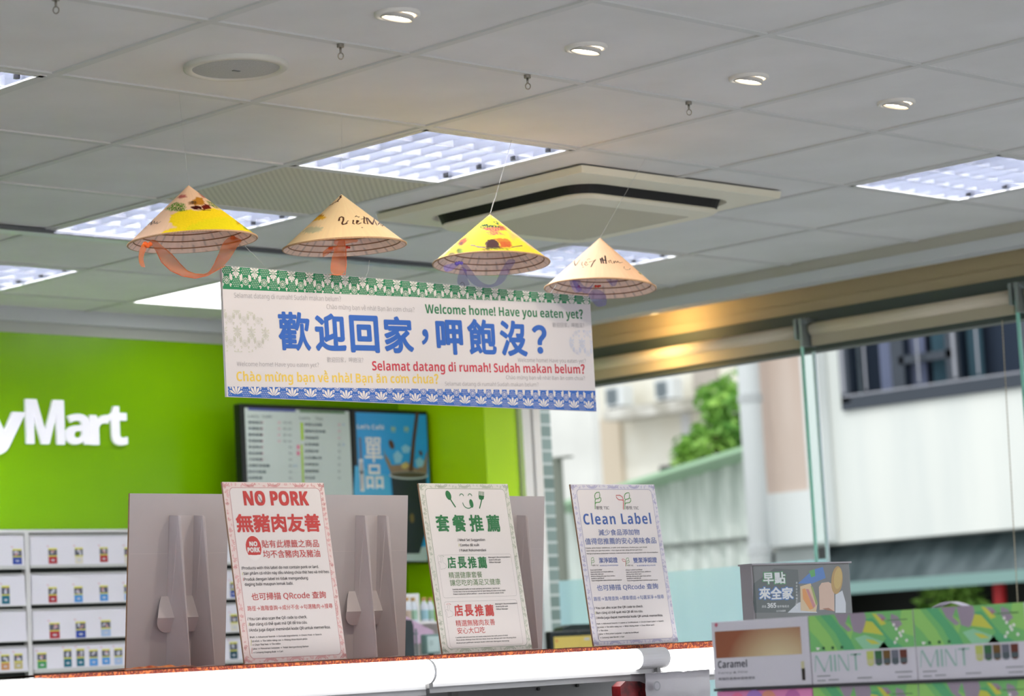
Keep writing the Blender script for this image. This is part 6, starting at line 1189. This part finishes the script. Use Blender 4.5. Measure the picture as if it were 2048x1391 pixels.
# tall pale side wall and tiled column by the end of the glazing
XT = 30.0; mb = MB(); a, b = at_x(1075, 900, XT), at_x(1187, 900, XT); mb.box(XT, XT + .2, b.y, a.y + 5, -.1, 14); tag(mb.build('tower_wall', noisy(M('tower_pale', (226, 226, 222), .8), (218, 218, 214), (234, 234, 230), .7)), 'plain pale tower wall rising behind the sign with lilac border', 'building')
m_mos = M('mosaic_tile', (130, 150, 144), .3); n_, l_ = NT(m_mos); tc = n_.new('ShaderNodeTexCoord'); mp = n_.new('ShaderNodeMapping'); br = n_.new('ShaderNodeTexBrick'); br.offset = 0; br.inputs['Scale'].default_value = 1; br.inputs['Brick Width'].default_value = .15; br.inputs['Row Height'].default_value = .062; br.inputs['Mortar Size'].default_value = .006
br.inputs['Color1'].default_value = lin((116, 138, 132)); br.inputs['Color2'].default_value = lin((150, 170, 166)); br.inputs['Mortar'].default_value = lin((214, 222, 220)); sp2 = n_.new('ShaderNodeSeparateXYZ'); cb = n_.new('ShaderNodeCombineXYZ'); am = n_.new('ShaderNodeMath'); am.operation = 'ADD'
l_.new(tc.outputs['Object'], sp2.inputs[0]); l_.new(sp2.outputs[0], am.inputs[0]); l_.new(sp2.outputs[1], am.inputs[1]); l_.new(am.outputs[0], cb.inputs[0]); l_.new(sp2.outputs[2], cb.inputs[1]); l_.new(cb.outputs[0], br.inputs[0]); l_.new(br.outputs[0], n_['Principled BSDF'].inputs['Base Color'])
YK = 4.2; a, b = at_y(1078, 900, YK), at_y(1104, 900, YK); mb = MB(); mb.box(a.x, b.x, YK, YK + .5, -.1, 4.2); tag(mb.build('tiled_column', m_mos), 'grey-green tiled column outside the end of the window', 'column')
# tree behind the shed
XTr = 20.0; t = thing('green_tree', 'leafy green tree behind the shed roof beside the drain pipe', 'tree', (XTr, at_x(1450, 900, XTr).y, -.1)); cs = []
for px, py, r in ((1470, 790, .22), (1440, 810, .20), (1470, 840, .24), (1430, 865, .22), (1455, 895, .26), (1480, 870, .22), (1372, 905, .13), (1390, 915, .10), (1410, 880, .14), (1425, 795, .14), (1490, 810, .18), (1380, 895, .10), (1480, 930, .2)): cs.append((at_x(px, py, XTr + random.uniform(-.4, .5)), r * 1.6))
foliage('foliage', t, cs, 105, .085, 12, m_leaf); mb = MB(); c = at_x(1462, 900, XTr)
mb.tube([(XTr, c.y, -.1), (XTr, c.y + .05, 2.6), tuple(c)], lambda i: .11 - .025 * i, 8)
for q_ in (cs[3][0], cs[8][0], cs[6][0]): mb.tube([(XTr, c.y + .05, 2.8), tuple(q_)], .03, 6)
mb.build('trunk', m_bark, t)
# small iron bracket and shrub tops seen past the tiled column
XI = 12.0; c = at_x(1113, 960, XI); t = thing('weathered_post', 'slim dark post outside between the tiled column and the clean label sign', 'post', (XI, c.y, -.1)); mb = MB(); mb.tube([(XI, c.y, -.1), (XI, c.y, at_x(1113, 915, XI)  .z)], .06, 8); mb.box(XI - .04, XI + .04, c.y - .18, c.y + .08, at_x(1113, 918, XI).z, at_x(1113, 914, XI).z); mb.build('post_body', M('post_iron', (120, 126, 116), .6), t)
bpy.data.scenes.remove(TS)
